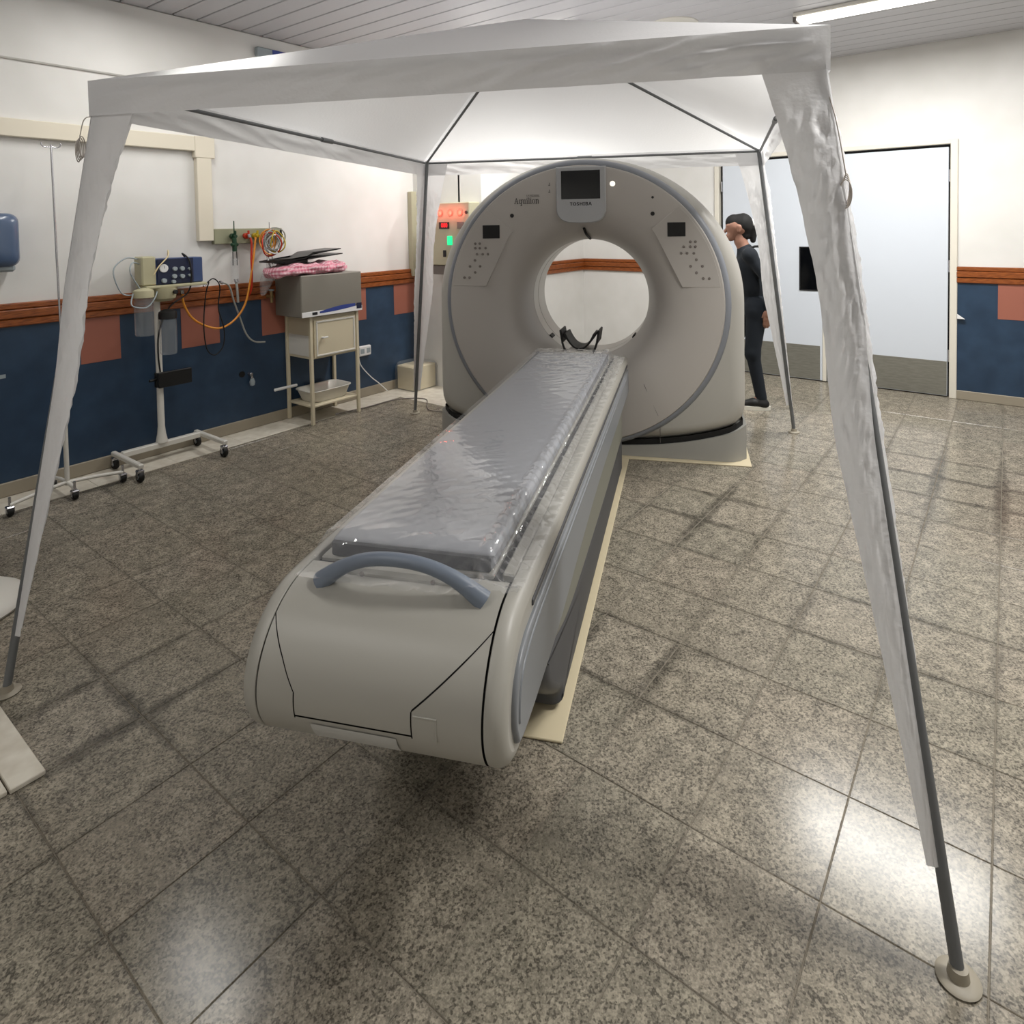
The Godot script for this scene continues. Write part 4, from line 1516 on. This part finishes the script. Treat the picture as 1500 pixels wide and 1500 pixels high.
func build_gas_panel() -> void:
	var g := thing("medical_gas_console", "olive metal medical gas outlet panel with valves on the left wall", "gas console", Vector3(WL, 1.45, -2.56))
	wobj("plate", bx(WL, WL + 0.045, 1.395, 1.505, -2.83, -2.302, 0.004), M.gas_panel, g)
	for e in [[-2.43, "valve_green"], [-2.53, "hose_red"], [-2.6, "knob_yellow"], [-2.67, "chrome"], [-2.73, "hose_grey"], [-2.79, "ink"]]:
		var st := mb()
		cyl(st, Vector3(WL + 0.045, 1.45, e[0]), Vector3(WL + 0.075, 1.45, e[0]), 0.022, 16, 0.003)
		cyl(st, Vector3(WL + 0.075, 1.45, e[0]), Vector3(WL + 0.1, 1.45, e[0]), 0.013, 12, 0.002)
		var o := wobj("gas_outlet", st, M[e[1]], g)
		st = mb()
		box(st, Vector3(WL + 0.092, 1.475, e[0]), Vector3(0.016, 0.03, 0.012), 0.003)
		obj("lever", st, M[e[1]], o)
	# flow meters hanging from the panel
	for e in [[-2.425, "valve_green", 1.37], [-2.7, "chrome", 1.36]]:
		var f := thing("flow_meter", ("green capped glass flow meter with a clear humidifier jar under the gas panel" if e[1] == "valve_green" else "chrome flow meter among coiled tubes under the gas panel"), "flow meter", Vector3(WL + 0.085, e[2], e[0]))
		var st := mb()
		cyl(st, Vector3(WL + 0.085, e[2] - 0.03, e[0]), Vector3(WL + 0.085, e[2] + 0.07, e[0]), 0.016, 14, 0.003)
		cyl(st, Vector3(WL + 0.085, e[2] + 0.07, e[0]), Vector3(WL + 0.085, e[2] + 0.19, e[0]), 0.004, 8)
		cyl(st, Vector3(WL + 0.07, e[2] + 0.02, e[0] - 0.03), Vector3(WL + 0.1, e[2] + 0.02, e[0] + 0.03), 0.012, 12, 0.002)
		wobj("body", st, M[e[1]], f)
		for s in [-1, 1]:
			st = mb()
			cyl(st, Vector3(WL + 0.085, e[2] - 0.03, e[0] + s * 0.014), Vector3(WL + 0.085, e[2] - 0.13, e[0] + s * 0.016), 0.0035, 6)
			wobj("stem", st, M.ink, f)
		st = mb()
		lathe(st, [Vector2(0, e[2] - 0.25), Vector2(0.022, e[2] - 0.25), Vector2(0.03, e[2] - 0.2), Vector2(0.03, e[2] - 0.1), Vector2(0.02, e[2] - 0.08)], Transform3D(Basis.IDENTITY, Vector3(WL + 0.085, 0, e[0])), 16)
		wobj("jar", st, M.clear_plastic, f)
	hose("gas_hose", "red hose hanging from the gas panel beside the yellow one", [Vector3(-4.47, 1.45, -2.53), Vector3(-4.46, 1.4, -2.54), Vector3(-4.46, 1.28, -2.535), Vector3(-4.46, 1.15, -2.535), Vector3(-4.47, 1.05, -2.53), Vector3(-4.49, 0.98, -2.5)], 0.0075, M.hose_red)
	hose("gas_hose", "yellow hose looping in a deep curve from the pump to the gas panel", [Vector3(-4.42, 1.09, -2.02), Vector3(-4.43, 1.0, -2.035), Vector3(-4.46, 0.9, -2.1), Vector3(-4.47, 0.83, -2.2), Vector3(-4.47, 0.805, -2.3), Vector3(-4.47, 0.85, -2.4), Vector3(-4.47, 0.95, -2.48), Vector3(-4.465, 1.1, -2.52), Vector3(-4.455, 1.3, -2.55), Vector3(-4.47, 1.44, -2.58)], 0.0075, M.hose_yellow)
	hose("gas_hose", "thin black cable hanging in a long narrow loop under the control box", [Vector3(-4.42, 1.12, -2.17), Vector3(-4.44, 1.16, -2.24), Vector3(-4.45, 1.1, -2.29), Vector3(-4.45, 0.95, -2.275), Vector3(-4.45, 0.8, -2.31), Vector3(-4.45, 0.68, -2.3), Vector3(-4.45, 0.625, -2.24), Vector3(-4.45, 0.68, -2.185), Vector3(-4.45, 0.85, -2.17), Vector3(-4.44, 1.05, -2.185), Vector3(-4.42, 1.14, -2.2)], 0.0042, M.rubber, "cable")
	hose("gas_hose", "pale clear hose crossing the wood rail and ending loose on the dado", [Vector3(-4.43, 1.13, -2.29), Vector3(-4.44, 1.1, -2.35), Vector3(-4.47, 0.98, -2.4), Vector3(-4.49, 0.86, -2.45), Vector3(-4.5, 0.73, -2.5), Vector3(-4.5, 0.665, -2.56), Vector3(-4.49, 0.65, -2.64)], 0.0065, M.hose_grey)
	hose("gas_hose", "clear hose hanging from the green flow meter across the wood rail", [Vector3(-4.48, 1.13, -2.425), Vector3(-4.475, 1.05, -2.43), Vector3(-4.48, 0.97, -2.435)], 0.009, M.hose_grey)
	# coiled bundle
	var cols := ["hose_yellow", "hose_grey", "dispenser_grey", "hose_grey", "hose_yellow", "paper_white", "hose_grey", "knob_yellow", "hose_red"]
	for i in 9:
		var cz := -2.66 - 0.012 * (i % 4) - 0.02 * (i % 2)
		var cy := 1.42 - 0.018 * (i % 3)
		var ring := []
		for a in 22:
			var w := TAU * a / 22.0
			ring.append(Vector3(-4.455 + 0.006 * i + 0.02 * sin(w * 2 + i), cy + sin(w) * (0.07 + 0.006 * (i % 5)), cz + cos(w) * (0.05 + 0.007 * ((i * 3) % 5))))
		var st := mb()
		tube(st, ring, 0.005, 6, true)
		var t := thing("coiled_tube", ["orange-yellow tubing coil hanging flat against the gas panel", "mid grey tubing coil next to the panel, behind the pale coil", "pale bluish grey tubing coil in the bundle on the gas panel", "grey tubing coil in the middle of the bundle on the gas panel", "small orange-yellow tubing coil in the middle of the gas panel bundle", "white tubing coil in the bundle on the gas panel", "grey tubing coil in front of the white coil on the gas panel", "mustard yellow tubing coil in the bundle on the gas panel", "red tubing coil on the front of the gas panel bundle"][i], "tubing", Vector3(-4.45, cy, cz), 0, "tubing coils on the gas panel")
		wobj("coil", st, M[cols[i]], t)
	var bg := thing("breathing_bag", "limp clear plastic mask bag hanging on a tube under the coiled tubing", "bag", Vector3(-4.45, 1.2, -2.66))
	var loops := []
	for i in 8:
		var f := i / 7.0
		var w := 0.016 + 0.03 * sin(PI * pow(f, 0.7))
		loops.append(rring(Vector3(-4.43, lerpf(1.22, 1.01, f), lerpf(-2.665, -2.6, f)), Vector3.FORWARD, Vector3.RIGHT, w * 2, 0.03 + 0.02 * sin(PI * f), 0.012))
	loops.reverse()
	var bs := mb()
	loft(bs, loops)
	wobj("bag_skin", bs, M.clear_plastic, bg)
	bs = mb()
	tube(bs, curve([Vector3(-4.45, 1.4, -2.63), Vector3(-4.43, 1.3, -2.64), Vector3(-4.43, 1.21, -2.665)], 5), 0.006, 7)
	wobj("bag_tube", bs, M.paper_white, bg)
	var vv := thing("wall_valve", "small brass valve on the dado beside the grey box", "valve", Vector3(WL + 0.03, 0.98, -2.7))
	var vs := mb()
	cyl(vs, Vector3(WL + 0.03, 0.985, -2.7), Vector3(WL + 0.1, 0.985, -2.7), 0.013, 12, 0.002)
	cyl(vs, Vector3(WL + 0.085, 0.94, -2.7), Vector3(WL + 0.085, 1.03, -2.7), 0.012, 12, 0.003)
	wobj("body", vs, M.brass, vv)
	vs = mb()
	cyl(vs, Vector3(WL + 0.085, 1.03, -2.7), Vector3(WL + 0.085, 1.042, -2.7), 0.022, 12, 0.003)
	wobj("handwheel", vs, M.dispenser_grey, vv)

func build_cabinet() -> void:
	var t := thing("bedside_cabinet", "cream metal bedside cabinet on thin legs under a grey box", "cabinet", Vector3(-4.39, 0, -3.075))
	var xs := [-4.545, -4.235]
	var zs := [-2.86, -3.285]
	for x in xs:
		for z in zs:
			wobj("leg", bx(x - 0.0125, x + 0.0125, 0.0025 if x < -4.3 else 0.0005, 0.83, z - 0.0125, z + 0.0125, 0.003), M.cream_enamel, t)
	wobj("body", bx(-4.54, -4.24, 0.5, 0.825, -3.28, -2.865, 0.004), M.cream_enamel, t)
	var d := wobj("door", bx(-4.24, -4.224, 0.51, 0.8, -3.268, -2.885, 0.004), M.cream_enamel, t)
	var fr := mb()
	boxx(fr, -4.224, -4.219, 0.52, 0.533, -3.255, -2.9, 0.002)
	boxx(fr, -4.224, -4.219, 0.777, 0.79, -3.255, -2.9, 0.002)
	boxx(fr, -4.224, -4.219, 0.533, 0.777, -2.913, -2.9, 0.002)
	boxx(fr, -4.224, -4.219, 0.533, 0.777, -3.255, -3.242, 0.002)
	obj("door_border", fr, M.white_enamel, d)
	var kn := mb()
	cyl(kn, Vector3(-4.222, 0.66, -2.95), Vector3(-4.198, 0.662, -2.95), 0.008, 10, 0.002)
	box(kn, Vector3(-4.197, 0.663, -2.965), Vector3(0.008, 0.012, 0.045), 0.003)
	obj("handle", kn, M.paper_white, d)
	wobj("side_panel", bx(-4.53, -4.25, 0.52, 0.68, -2.866, -2.861, 0.002), M.white_enamel, t)
	wobj("lower_shelf", bx(-4.545, -4.235, 0.13, 0.146, -3.285, -2.86, 0.003), M.cream_enamel, t)
	var bar := mb()
	cyl(bar, Vector3(-4.45, 0.28, -2.68), Vector3(-4.45, 0.28, -2.87), 0.011, 10, 0.002)
	wobj("rail_stub", bar, M.paper_white, t)
	# basin on the lower shelf
	var ba := thing("basin", "white plastic basin lying on the lower shelf of the cream cabinet", "basin", Vector3(-4.39, 0.147, -3.07))
	var loops := []
	for e in [[0.0, 0.2, 0.3], [0.01, 0.215, 0.315], [0.085, 0.25, 0.37], [0.088, 0.265, 0.385], [0.094, 0.265, 0.385], [0.092, 0.24, 0.36], [0.02, 0.2, 0.3]]:
		loops.append(rring(Vector3(0, e[0], 0), Vector3.RIGHT, Vector3.FORWARD, e[1], e[2], 0.06))
	var st := mb()
	loft(st, loops)
	obj("bowl", st, M.white_enamel, ba)
	# grey box on top
	var b := thing("grey_box", "large grey metal box with a blue and white stripe on top of the cabinet", "box", Vector3(-4.38, 0.831, -3.045))
	wobj("case", bx(-4.55, -4.205, 0.8315, 1.146, -3.32, -2.768, 0.006), M.box_grey, b)
	wobj("white_strip", bx(-4.205, -4.2, 0.833, 0.872, -3.318, -2.77, 0.001), M.paper_white, b)
	var bl := mb()
	var n := 14
	for i in n:
		var za := lerpf(-2.92, -3.25, i / float(n))
		var zb := lerpf(-2.92, -3.25, (i + 1) / float(n))
		var ta := i / float(n)
		var tb := (i + 1) / float(n)
		quad_o(bl, Vector3(-4.1992, 0.852 + 0.022 * ta * ta, za), Vector3(-4.1992, 0.852 + 0.022 * tb * tb, zb), Vector3(-4.1992, 0.866 + 0.03 * sin(tb * PI * 0.6), zb), Vector3(-4.1992, 0.866 + 0.03 * sin(ta * PI * 0.6), za), Vector3.RIGHT)
	wobj("blue_swoosh", bl, M.stripe_blue, b)
	wobj("badge", bx(-4.2, -4.1985, 0.845, 0.866, -2.9, -2.855, 0.0004), M.ink, b)
	wobj("badge", bx(-4.2, -4.1985, 0.85, 0.895, -3.312, -3.262, 0.0004), M.device_blue, b)
	# pink cloth
	var c := thing("checked_cloth", "crumpled pink and white checked cloth on top of the grey box", "cloth", Vector3(-4.37, 1.147, -2.92))
	var nn := FastNoiseLite.new()
	nn.seed = 8
	nn.frequency = 1.0
	nn.fractal_octaves = 2
	loops = []
	var N := 60
	for i in 41:
		var f := i / 40.0
		var z := lerpf(-2.585, -3.245, f)
		var end := pow(maxf(0.02, 1.0 - pow(absf(2 * f - 1), 7.0)), 0.5)
		var ring := PackedVector3Array()
		for k in N:
			var a := TAU * k / N
			var hw := 0.14 * end * (1.0 + 0.06 * nn.get_noise_2d(z * 9, 3.0))
			var hh := (0.044 + 0.008 * nn.get_noise_2d(z * 8.0, 0.0)) * end
			var p := Vector3(-4.35 + signf(cos(a)) * pow(absf(cos(a)), 0.7) * hw, 1.19 + signf(sin(a)) * pow(absf(sin(a)), 0.7) * hh, z)
			p += Vector3(0.7 * cos(a), sin(a), 0) * 0.014 * (nn.get_noise_3d(p.x * 10, p.y * 46, p.z * 7) + 0.6 * sin(p.y * 120.0 + nn.get_noise_2d(z * 6, 5) * 5.0))
			if z > -2.79:
				p.y -= 0.16 * (z + 2.79) * 0.5
				p.y = maxf(p.y, 1.12)
			else:
				p.y = maxf(p.y, 1.1475)
			ring.append(p)
		loops.append(ring)
	st = mb()
	loft(st, loops)
	wobj("folds", st, M.pink_check, c)
	# black folder on top
	var fo := thing("black_tray", "thin bent black tray lying on the pink checked cloth", "tray", Vector3(-4.36, 1.25, -2.88))
	var ts := mb()
	var prof := [Vector2(-2.6, 1.262), Vector2(-2.84, 1.278), Vector2(-2.92, 1.318), Vector2(-3.17, 1.338), Vector2(-3.175, 1.33), Vector2(-2.93, 1.305), Vector2(-2.85, 1.268), Vector2(-2.6, 1.25)]
	slab_x(ts, prof, -4.47, -4.26, 0.001)
	wobj("sheet", ts, M.tray_black, fo)
	ts = mb()
	slab_x(ts, [Vector2(-2.87, 1.275), Vector2(-3.18, 1.3), Vector2(-3.18, 1.292), Vector2(-2.87, 1.262)], -4.46, -4.25, 0.001)
	wobj("lower_sheet", ts, M.tray_black, fo)
	ts = mb()
	boxx(ts, -4.44, -4.3, 1.235, 1.262, -2.9, -2.7, 0.004)
	wobj("pad", ts, M.tray_black, fo)

# ---------------------------------------------------------------- step wall, ceiling, edge things
func build_back_things() -> void:
	struct("wall_pier", bx(STEP_X - 0.02, -3.71, 0.0, CEIL + 0.02, -4.8, STEP_Z), M.wall_paint)
	var z0 := STEP_Z
	var z1 := -4.1
	var t := thing("control_cabinet", "beige electrical wall cabinet with red lamps and a red digital display", "cabinet", Vector3(-3.97, 1.15, STEP_Z))
	wobj("case", bx(-4.2, -3.727, 1.15, 1.705, z0, z1, 0.006), M.panel_beige, t)
	wobj("cable_tray", bx(-4.2, -3.75, 1.065, 1.148, z0, z1 - 0.02, 0.004), M.button_grey, t)
	for x in [-4.073, -3.948, -3.833]:
		var st := mb()
		cyl(st, Vector3(x, 1.615, z1), Vector3(x, 1.615, z1 + 0.014), 0.03, 16, 0.004)
		var l := wobj("red_lamp", st, M.lamp_red, t)
		var om := OmniLight3D.new()
		om.light_color = Color(1.0, 0.4, 0.33)
		om.light_energy = 0.012
		om.light_size = 0.02
		om.shadow_enabled = true
		om.position = Vector3(x, 1.615, z1 + 0.03)
		l.add_child(om)
	var st2 := mb()
	cyl(st2, Vector3(-3.761, 1.615, z1), Vector3(-3.761, 1.615, z1 + 0.008), 0.014, 12)
	wobj("key_switch", st2, M.ink, t)
	var dp := wobj("display_case", bx(-4.09, -3.965, 1.475, 1.535, z1, z1 + 0.008, 0.003), M.digits_case, t)
	var dg := lettering("display_digits", "080", 0.04, M.digits_red, dp, Vector3(-4.02, 1.505, z1 + 0.0085), Basis.IDENTITY, false, 0.075)
	wobj("meter", bx(-3.87, -3.79, 1.475, 1.535, z1, z1 + 0.006, 0.002), M.button_grey, t)
	var gl := mb()
	boxx(gl, -3.99, -3.93, 1.33, 1.41, z1, z1 + 0.01, 0.004)
	wobj("green_lamp", gl, M.lamp_green, t)
	var sw := mb()
	boxx(sw, -4.045, -4.01, 1.225, 1.285, z1, z1 + 0.008, 0.003)
	wobj("switch", sw, M.ink, t)
	var tr := thing("vertical_trunking", "narrow beige vertical trunking box in the corner beside the electrical cabinet", "trunking", Vector3(WL, 1.43, -4.2))
	wobj("case", bx(WL, WL + 0.06, 1.03, 1.83, -4.238, -4.165, 0.006), M.panel_beige, tr)
	# round ceiling vent
	var v := thing("ceiling_vent", "round white ceiling vent with a dark centre above the scanner", "vent", Vector3(-1.99, CEIL, -4.45))
	var vs := mb()
	lathe(vs, [Vector2(0.1, 0.0), Vector2(0.115, -0.022), Vector2(0.15, -0.02), Vector2(0.175, -0.006), Vector2(0.176, 0.0)], Transform3D.IDENTITY, 40)
	obj("rim", vs, M.white_enamel, v)
	vs = mb()
	lathe(vs, [Vector2(0.0, -0.006), Vector2(0.112, -0.004)], Transform3D.IDENTITY, 32)
	obj("throat", vs, M.black, v)
	vs = mb()
	lathe(vs, [Vector2(0.0, -0.03), Vector2(0.05, -0.028), Vector2(0.07, -0.016), Vector2(0.06, -0.008)], Transform3D.IDENTITY, 32)
	obj("cone", vs, M.brushed_steel, v)

# ---------------------------------------------------------------- person
func sdf(st: SurfaceTool, bones: Array, k: float, cell: float) -> void:
	var lo := Vector3(1e9, 1e9, 1e9)
	var hi := -lo
	for b in bones:
		var r: float = maxf(b[2], b[3]) + cell * 3
		for p in [b[0], b[1]]:
			lo = lo.min(p - Vector3.ONE * r)
			hi = hi.max(p + Vector3.ONE * r)
	var n := Vector3i(((hi - lo) / cell).ceil()) + Vector3i.ONE
	var F := PackedFloat32Array()
	F.resize(n.x * n.y * n.z)
	F.fill(1.0)
	var sy := n.x
	var sz := n.x * n.y
	for b in bones:
		var a: Vector3 = b[0]
		var c: Vector3 = b[1]
		var ra: float = b[2]
		var rb: float = b[3]
		var m := maxf(ra, rb) + k + cell * 2
		var q0 := Vector3i(((a.min(c) - Vector3.ONE * m - lo) / cell).floor()).max(Vector3i.ZERO)
		var q1 := Vector3i(((a.max(c) + Vector3.ONE * m - lo) / cell).ceil()).min(n - Vector3i.ONE)
		var ab := c - a
		var ll := maxf(ab.length_squared(), 1e-9)
		for z in range(q0.z, q1.z + 1):
			for y in range(q0.y, q1.y + 1):
				for x in range(q0.x, q1.x + 1):
					var p := lo + Vector3(x, y, z) * cell
					var h := clampf((p - a).dot(ab) / ll, 0, 1)
					var d := p.distance_to(a + ab * h) - lerpf(ra, rb, h)
					var i := x + y * sy + z * sz
					var e := F[i]
					var w := clampf(0.5 + 0.5 * (e - d) / k, 0, 1)
					F[i] = lerpf(e, d, w) - k * w * (1 - w)
	# surface nets
	var vid := {}
	var V := []
	var corner := [0, 1, sy, sy + 1, sz, sz + 1, sz + sy, sz + sy + 1]
	for z in n.z - 1:
		for y in n.y - 1:
			for x in n.x - 1:
				var i := x + y * sy + z * sz
				var s := 0
				for c in corner:
					if F[i + c] < 0:
						s += 1
				if s == 0 or s == 8:
					continue
				var sum := Vector3.ZERO
				var cnt := 0
				for e in [[0, 1], [2, 3], [4, 5], [6, 7], [0, 2], [1, 3], [4, 6], [5, 7], [0, 4], [1, 5], [2, 6], [3, 7]]:
					var f0 := F[i + corner[e[0]]]
					var f1 := F[i + corner[e[1]]]
					if (f0 < 0) != (f1 < 0):
						var t := f0 / (f0 - f1)
						var p0 := Vector3(e[0] & 1, (e[0] >> 1) & 1, e[0] >> 2)
						var p1 := Vector3(e[1] & 1, (e[1] >> 1) & 1, e[1] >> 2)
						sum += p0.lerp(p1, t)
						cnt += 1
				vid[i] = V.size()
				V.append(lo + (Vector3(x, y, z) + sum / cnt) * cell)
	st.set_smooth_group(0)
	for z in range(1, n.z - 1):
		for y in range(1, n.y - 1):
			for x in range(1, n.x - 1):
				var i := x + y * sy + z * sz
				var in0 := F[i] < 0
				for ax in 3:
					var stp: int = [1, sy, sz][ax]
					if in0 == (F[i + stp] < 0):
						continue
					var u: int = [sy, sz, 1][ax]
					var w: int = [sz, 1, sy][ax]
					if not (vid.has(i) and vid.has(i - u) and vid.has(i - w) and vid.has(i - u - w)):
						continue
					var A: Vector3 = V[vid[i]]
					var B: Vector3 = V[vid[i - u]]
					var C: Vector3 = V[vid[i - u - w]]
					var D: Vector3 = V[vid[i - w]]
					if in0:
						quad(st, C, D, A, B)
					else:
						quad(st, B, A, D, C)

func build_person() -> void:
	var t := thing("person", "person in a dark navy top and jeans walking behind the scanner, dark hair tied back", "person", Vector3(-1.635, 0, -5.2), 0)
	var f := Vector3(-0.92, 0, 0.39).normalized()
	var s := f.cross(Vector3.UP).normalized()     # the person's right
	var P := func(a: float, y: float, b: float) -> Vector3: return f * a + Vector3(0, y, 0) + s * b
	var hipL = P.call(0.0, 0.8, -0.085)
	var hipR = P.call(0.01, 0.8, 0.085)
	var kneeL = P.call(0.035, 0.45, -0.09)
	var kneeR = P.call(0.2, 0.47, 0.09)
	var ankL = P.call(-0.03, 0.09, -0.09)
	var ankR = P.call(0.3, 0.1, 0.09)
	var pel = P.call(0.0, 0.84, 0)
	var waist = P.call(0.03, 0.98, 0)
	var chest = P.call(0.06, 1.14, 0)
	var neck0 = P.call(0.085, 1.27, 0)
	var neck1 = P.call(0.115, 1.34, 0)
	var head = P.call(0.135, 1.445, 0)
	var shL = P.call(0.06, 1.235, -0.165)
	var shR = P.call(0.06, 1.235, 0.165)
	var elL = P.call(-0.085, 1.01, -0.2)
	var elR = P.call(0.14, 0.99, 0.2)
	var wrL = P.call(-0.075, 0.8, -0.17)
	var wrR = P.call(0.3, 0.86, 0.17)
	var legs := [[hipL, kneeL, 0.078, 0.052], [kneeL, ankL, 0.05, 0.036], [hipR, kneeR, 0.078, 0.052], [kneeR, ankR, 0.05, 0.036], [hipL, hipR, 0.09, 0.09], [pel, waist, 0.1, 0.095]]
	var trunk := [[pel + Vector3(0, 0.03, 0), waist, 0.105, 0.1], [waist + s * 0.05, chest + s * 0.06, 0.085, 0.1], [waist - s * 0.05, chest - s * 0.06, 0.085, 0.1], [shL, shR, 0.055, 0.055], [chest, neck0, 0.09, 0.06], [shL, elL, 0.048, 0.038], [elL, wrL, 0.037, 0.026], [shR, elR, 0.048, 0.038], [elR, wrR, 0.037, 0.026]]
	var skin := mb()
	var b1 := []
	for b in legs + trunk:
		b1.append([b[0], b[1], b[2] - 0.012, b[3] - 0.012])
	b1.append([neck0, neck1, 0.047, 0.045])
	b1.append([neck1, head, 0.045, 0.06])
	b1.append([ankL, P.call(0.08, 0.035, -0.1), 0.03, 0.025])
	b1.append([ankR, P.call(0.42, 0.04, 0.1), 0.03, 0.025])
	sdf(skin, b1, 0.03, 0.014)
	# head with its face
	var hb := [[head + P.call(-0.02, 0.015, 0), head + P.call(0.02, 0.018, 0), 0.082, 0.076], [head + P.call(0.03, -0.03, 0), head + P.call(0.055, -0.07, 0), 0.058, 0.036], [head + P.call(0.085, 0.0, 0), head + P.call(0.106, -0.03, 0), 0.009, 0.013], [head + P.call(0.083, -0.058, -0.014), head + P.call(0.083, -0.058, 0.014), 0.009, 0.009], [head + P.call(0.08, 0.022, -0.04), head + P.call(0.08, 0.022, 0.04), 0.01, 0.01], [neck1, head, 0.042, 0.05]]
	for q in [-1, 1]:
		hb.append([head + P.call(-0.005, 0.012, q * 0.078), head + P.call(0.0, -0.025, q * 0.076), 0.014, 0.009])
	sdf(skin, hb, 0.012, 0.0055)
	# hands: palm, four fingers and a thumb, loosely curled
	for e in [[wrL, (wrL - elL).normalized(), -1.0], [wrR, (wrR - elR).normalized(), 1.0]]:
		var w: Vector3 = e[0]
		var d: Vector3 = e[1]
		var across: Vector3 = (f - d * f.dot(d)).normalized()
		var inn: Vector3 = -s * e[2]
		var bones := [[w - d * 0.02, w + d * 0.03, 0.024, 0.024]]
		for q in 4:
			var o: float = (1.5 - q) * 0.017
			var root := w + d * 0.075 + across * o
			bones.append([w + d * 0.015 + across * o * 0.7, root, 0.014, 0.011])
			var l: float = [0.038, 0.043, 0.04, 0.03][q]
			var m := root + d * l + inn * 0.008
			bones.append([root, m, 0.0095, 0.0085])
			bones.append([m, m + (d * 0.75 + inn * 0.66) * l * 0.8, 0.0085, 0.0075])
		var th := w + d * 0.02 + across * 0.026
		bones.append([th, th + d * 0.035 + across * 0.022 + inn * 0.008, 0.0125, 0.0105])
		bones.append([th + d * 0.035 + across * 0.022 + inn * 0.008, th + d * 0.065 + across * 0.024 + inn * 0.018, 0.01, 0.0085])
		sdf(skin, bones, 0.006, 0.0045)
	obj("body", skin, M.skin, t)
	var st := mb()
	sdf(st, trunk, 0.035, 0.013)
	obj("navy_top", st, M.navy_cloth, t)
	st = mb()
	var lg := []
	for b in legs:
		lg.append([b[0], b[1], b[2] + 0.004, b[3] + 0.008])
	sdf(st, lg, 0.03, 0.013)
	obj("jeans", st, M.denim, t)
	for e in [[ankL, Vector3(-0.02, 0, -0.1), 0.0], [ankR, Vector3(0.31, 0.012, 0.1), 0.0]]:
		var a: float = e[1].x
		var b: float = e[1].z
		var y0: float = e[1].y
		st = mb()
		sdf(st, [[P.call(a - 0.035, y0 + 0.045, b), P.call(a + 0.05, y0 + 0.052, b), 0.036, 0.036], [P.call(a + 0.05, y0 + 0.05, b), P.call(a + 0.145, y0 + 0.037, b), 0.036, 0.026], [e[0], P.call(a - 0.01, y0 + 0.05, b), 0.04, 0.038]], 0.02, 0.008)
		var sh := obj("shoe", st, M.shoe_black, t)
		st = mb()
		var ring := []
		var ring2 := []
		for k in 24:
			var w := TAU * k / 24.0
			var q = P.call(a + 0.05 + cos(w) * 0.13, y0 + 0.001, b + sin(w) * 0.041)
			ring.append(q)
			ring2.append(q + Vector3(0, 0.03, 0))
		loft(st, [PackedVector3Array(ring2), PackedVector3Array(ring)])
		obj("sole", st, M.shoe_white, sh)
	# hair with a bun tied by a pale band
	st = mb()
	sdf(st, [[head + P.call(-0.028, 0.035, 0), head + P.call(0.03, 0.045, 0), 0.088, 0.068], [head + P.call(-0.05, 0.0, 0), head + P.call(-0.045, -0.05, 0), 0.07, 0.052], [head + P.call(-0.1, 0.035, 0), head + P.call(-0.125, 0.015, 0), 0.03, 0.036], [head + P.call(-0.125, 0.01, 0), head + P.call(-0.115, -0.1, 0), 0.034, 0.022]], 0.018, 0.008)
	obj("hair", st, M.hair, t)
	st = mb()
	var band := []
	for k in 16:
		var w := TAU * k / 16.0
		band.append(head + P.call(-0.106 + 0.012 * sin(w), 0.035 + 0.033 * cos(w), 0.036 * sin(w)))
	tube(st, band, 0.009, 6, true)
	obj("hair_band", st, M.paper_white, t)
	for q in [-1, 1]:
		st = mb()
		lathe(st, [Vector2(0, -0.011), Vector2(0.008, -0.008), Vector2(0.011, 0), Vector2(0.008, 0.008), Vector2(0, 0.011)], Transform3D(Basis.IDENTITY, head + P.call(0.073, 0.004, q * 0.03)), 10)
		obj("eye", st, M.ink, t)
	# strap of a bag over the shoulder
	st = mb()
	tube(st, curve([P.call(-0.02, 1.12, -0.13), P.call(-0.075, 1.2, -0.12), P.call(-0.01, 1.3, -0.1), P.call(0.1, 1.26, -0.1)], 4), 0.011, 6)
	obj("strap", st, M.hair, t)
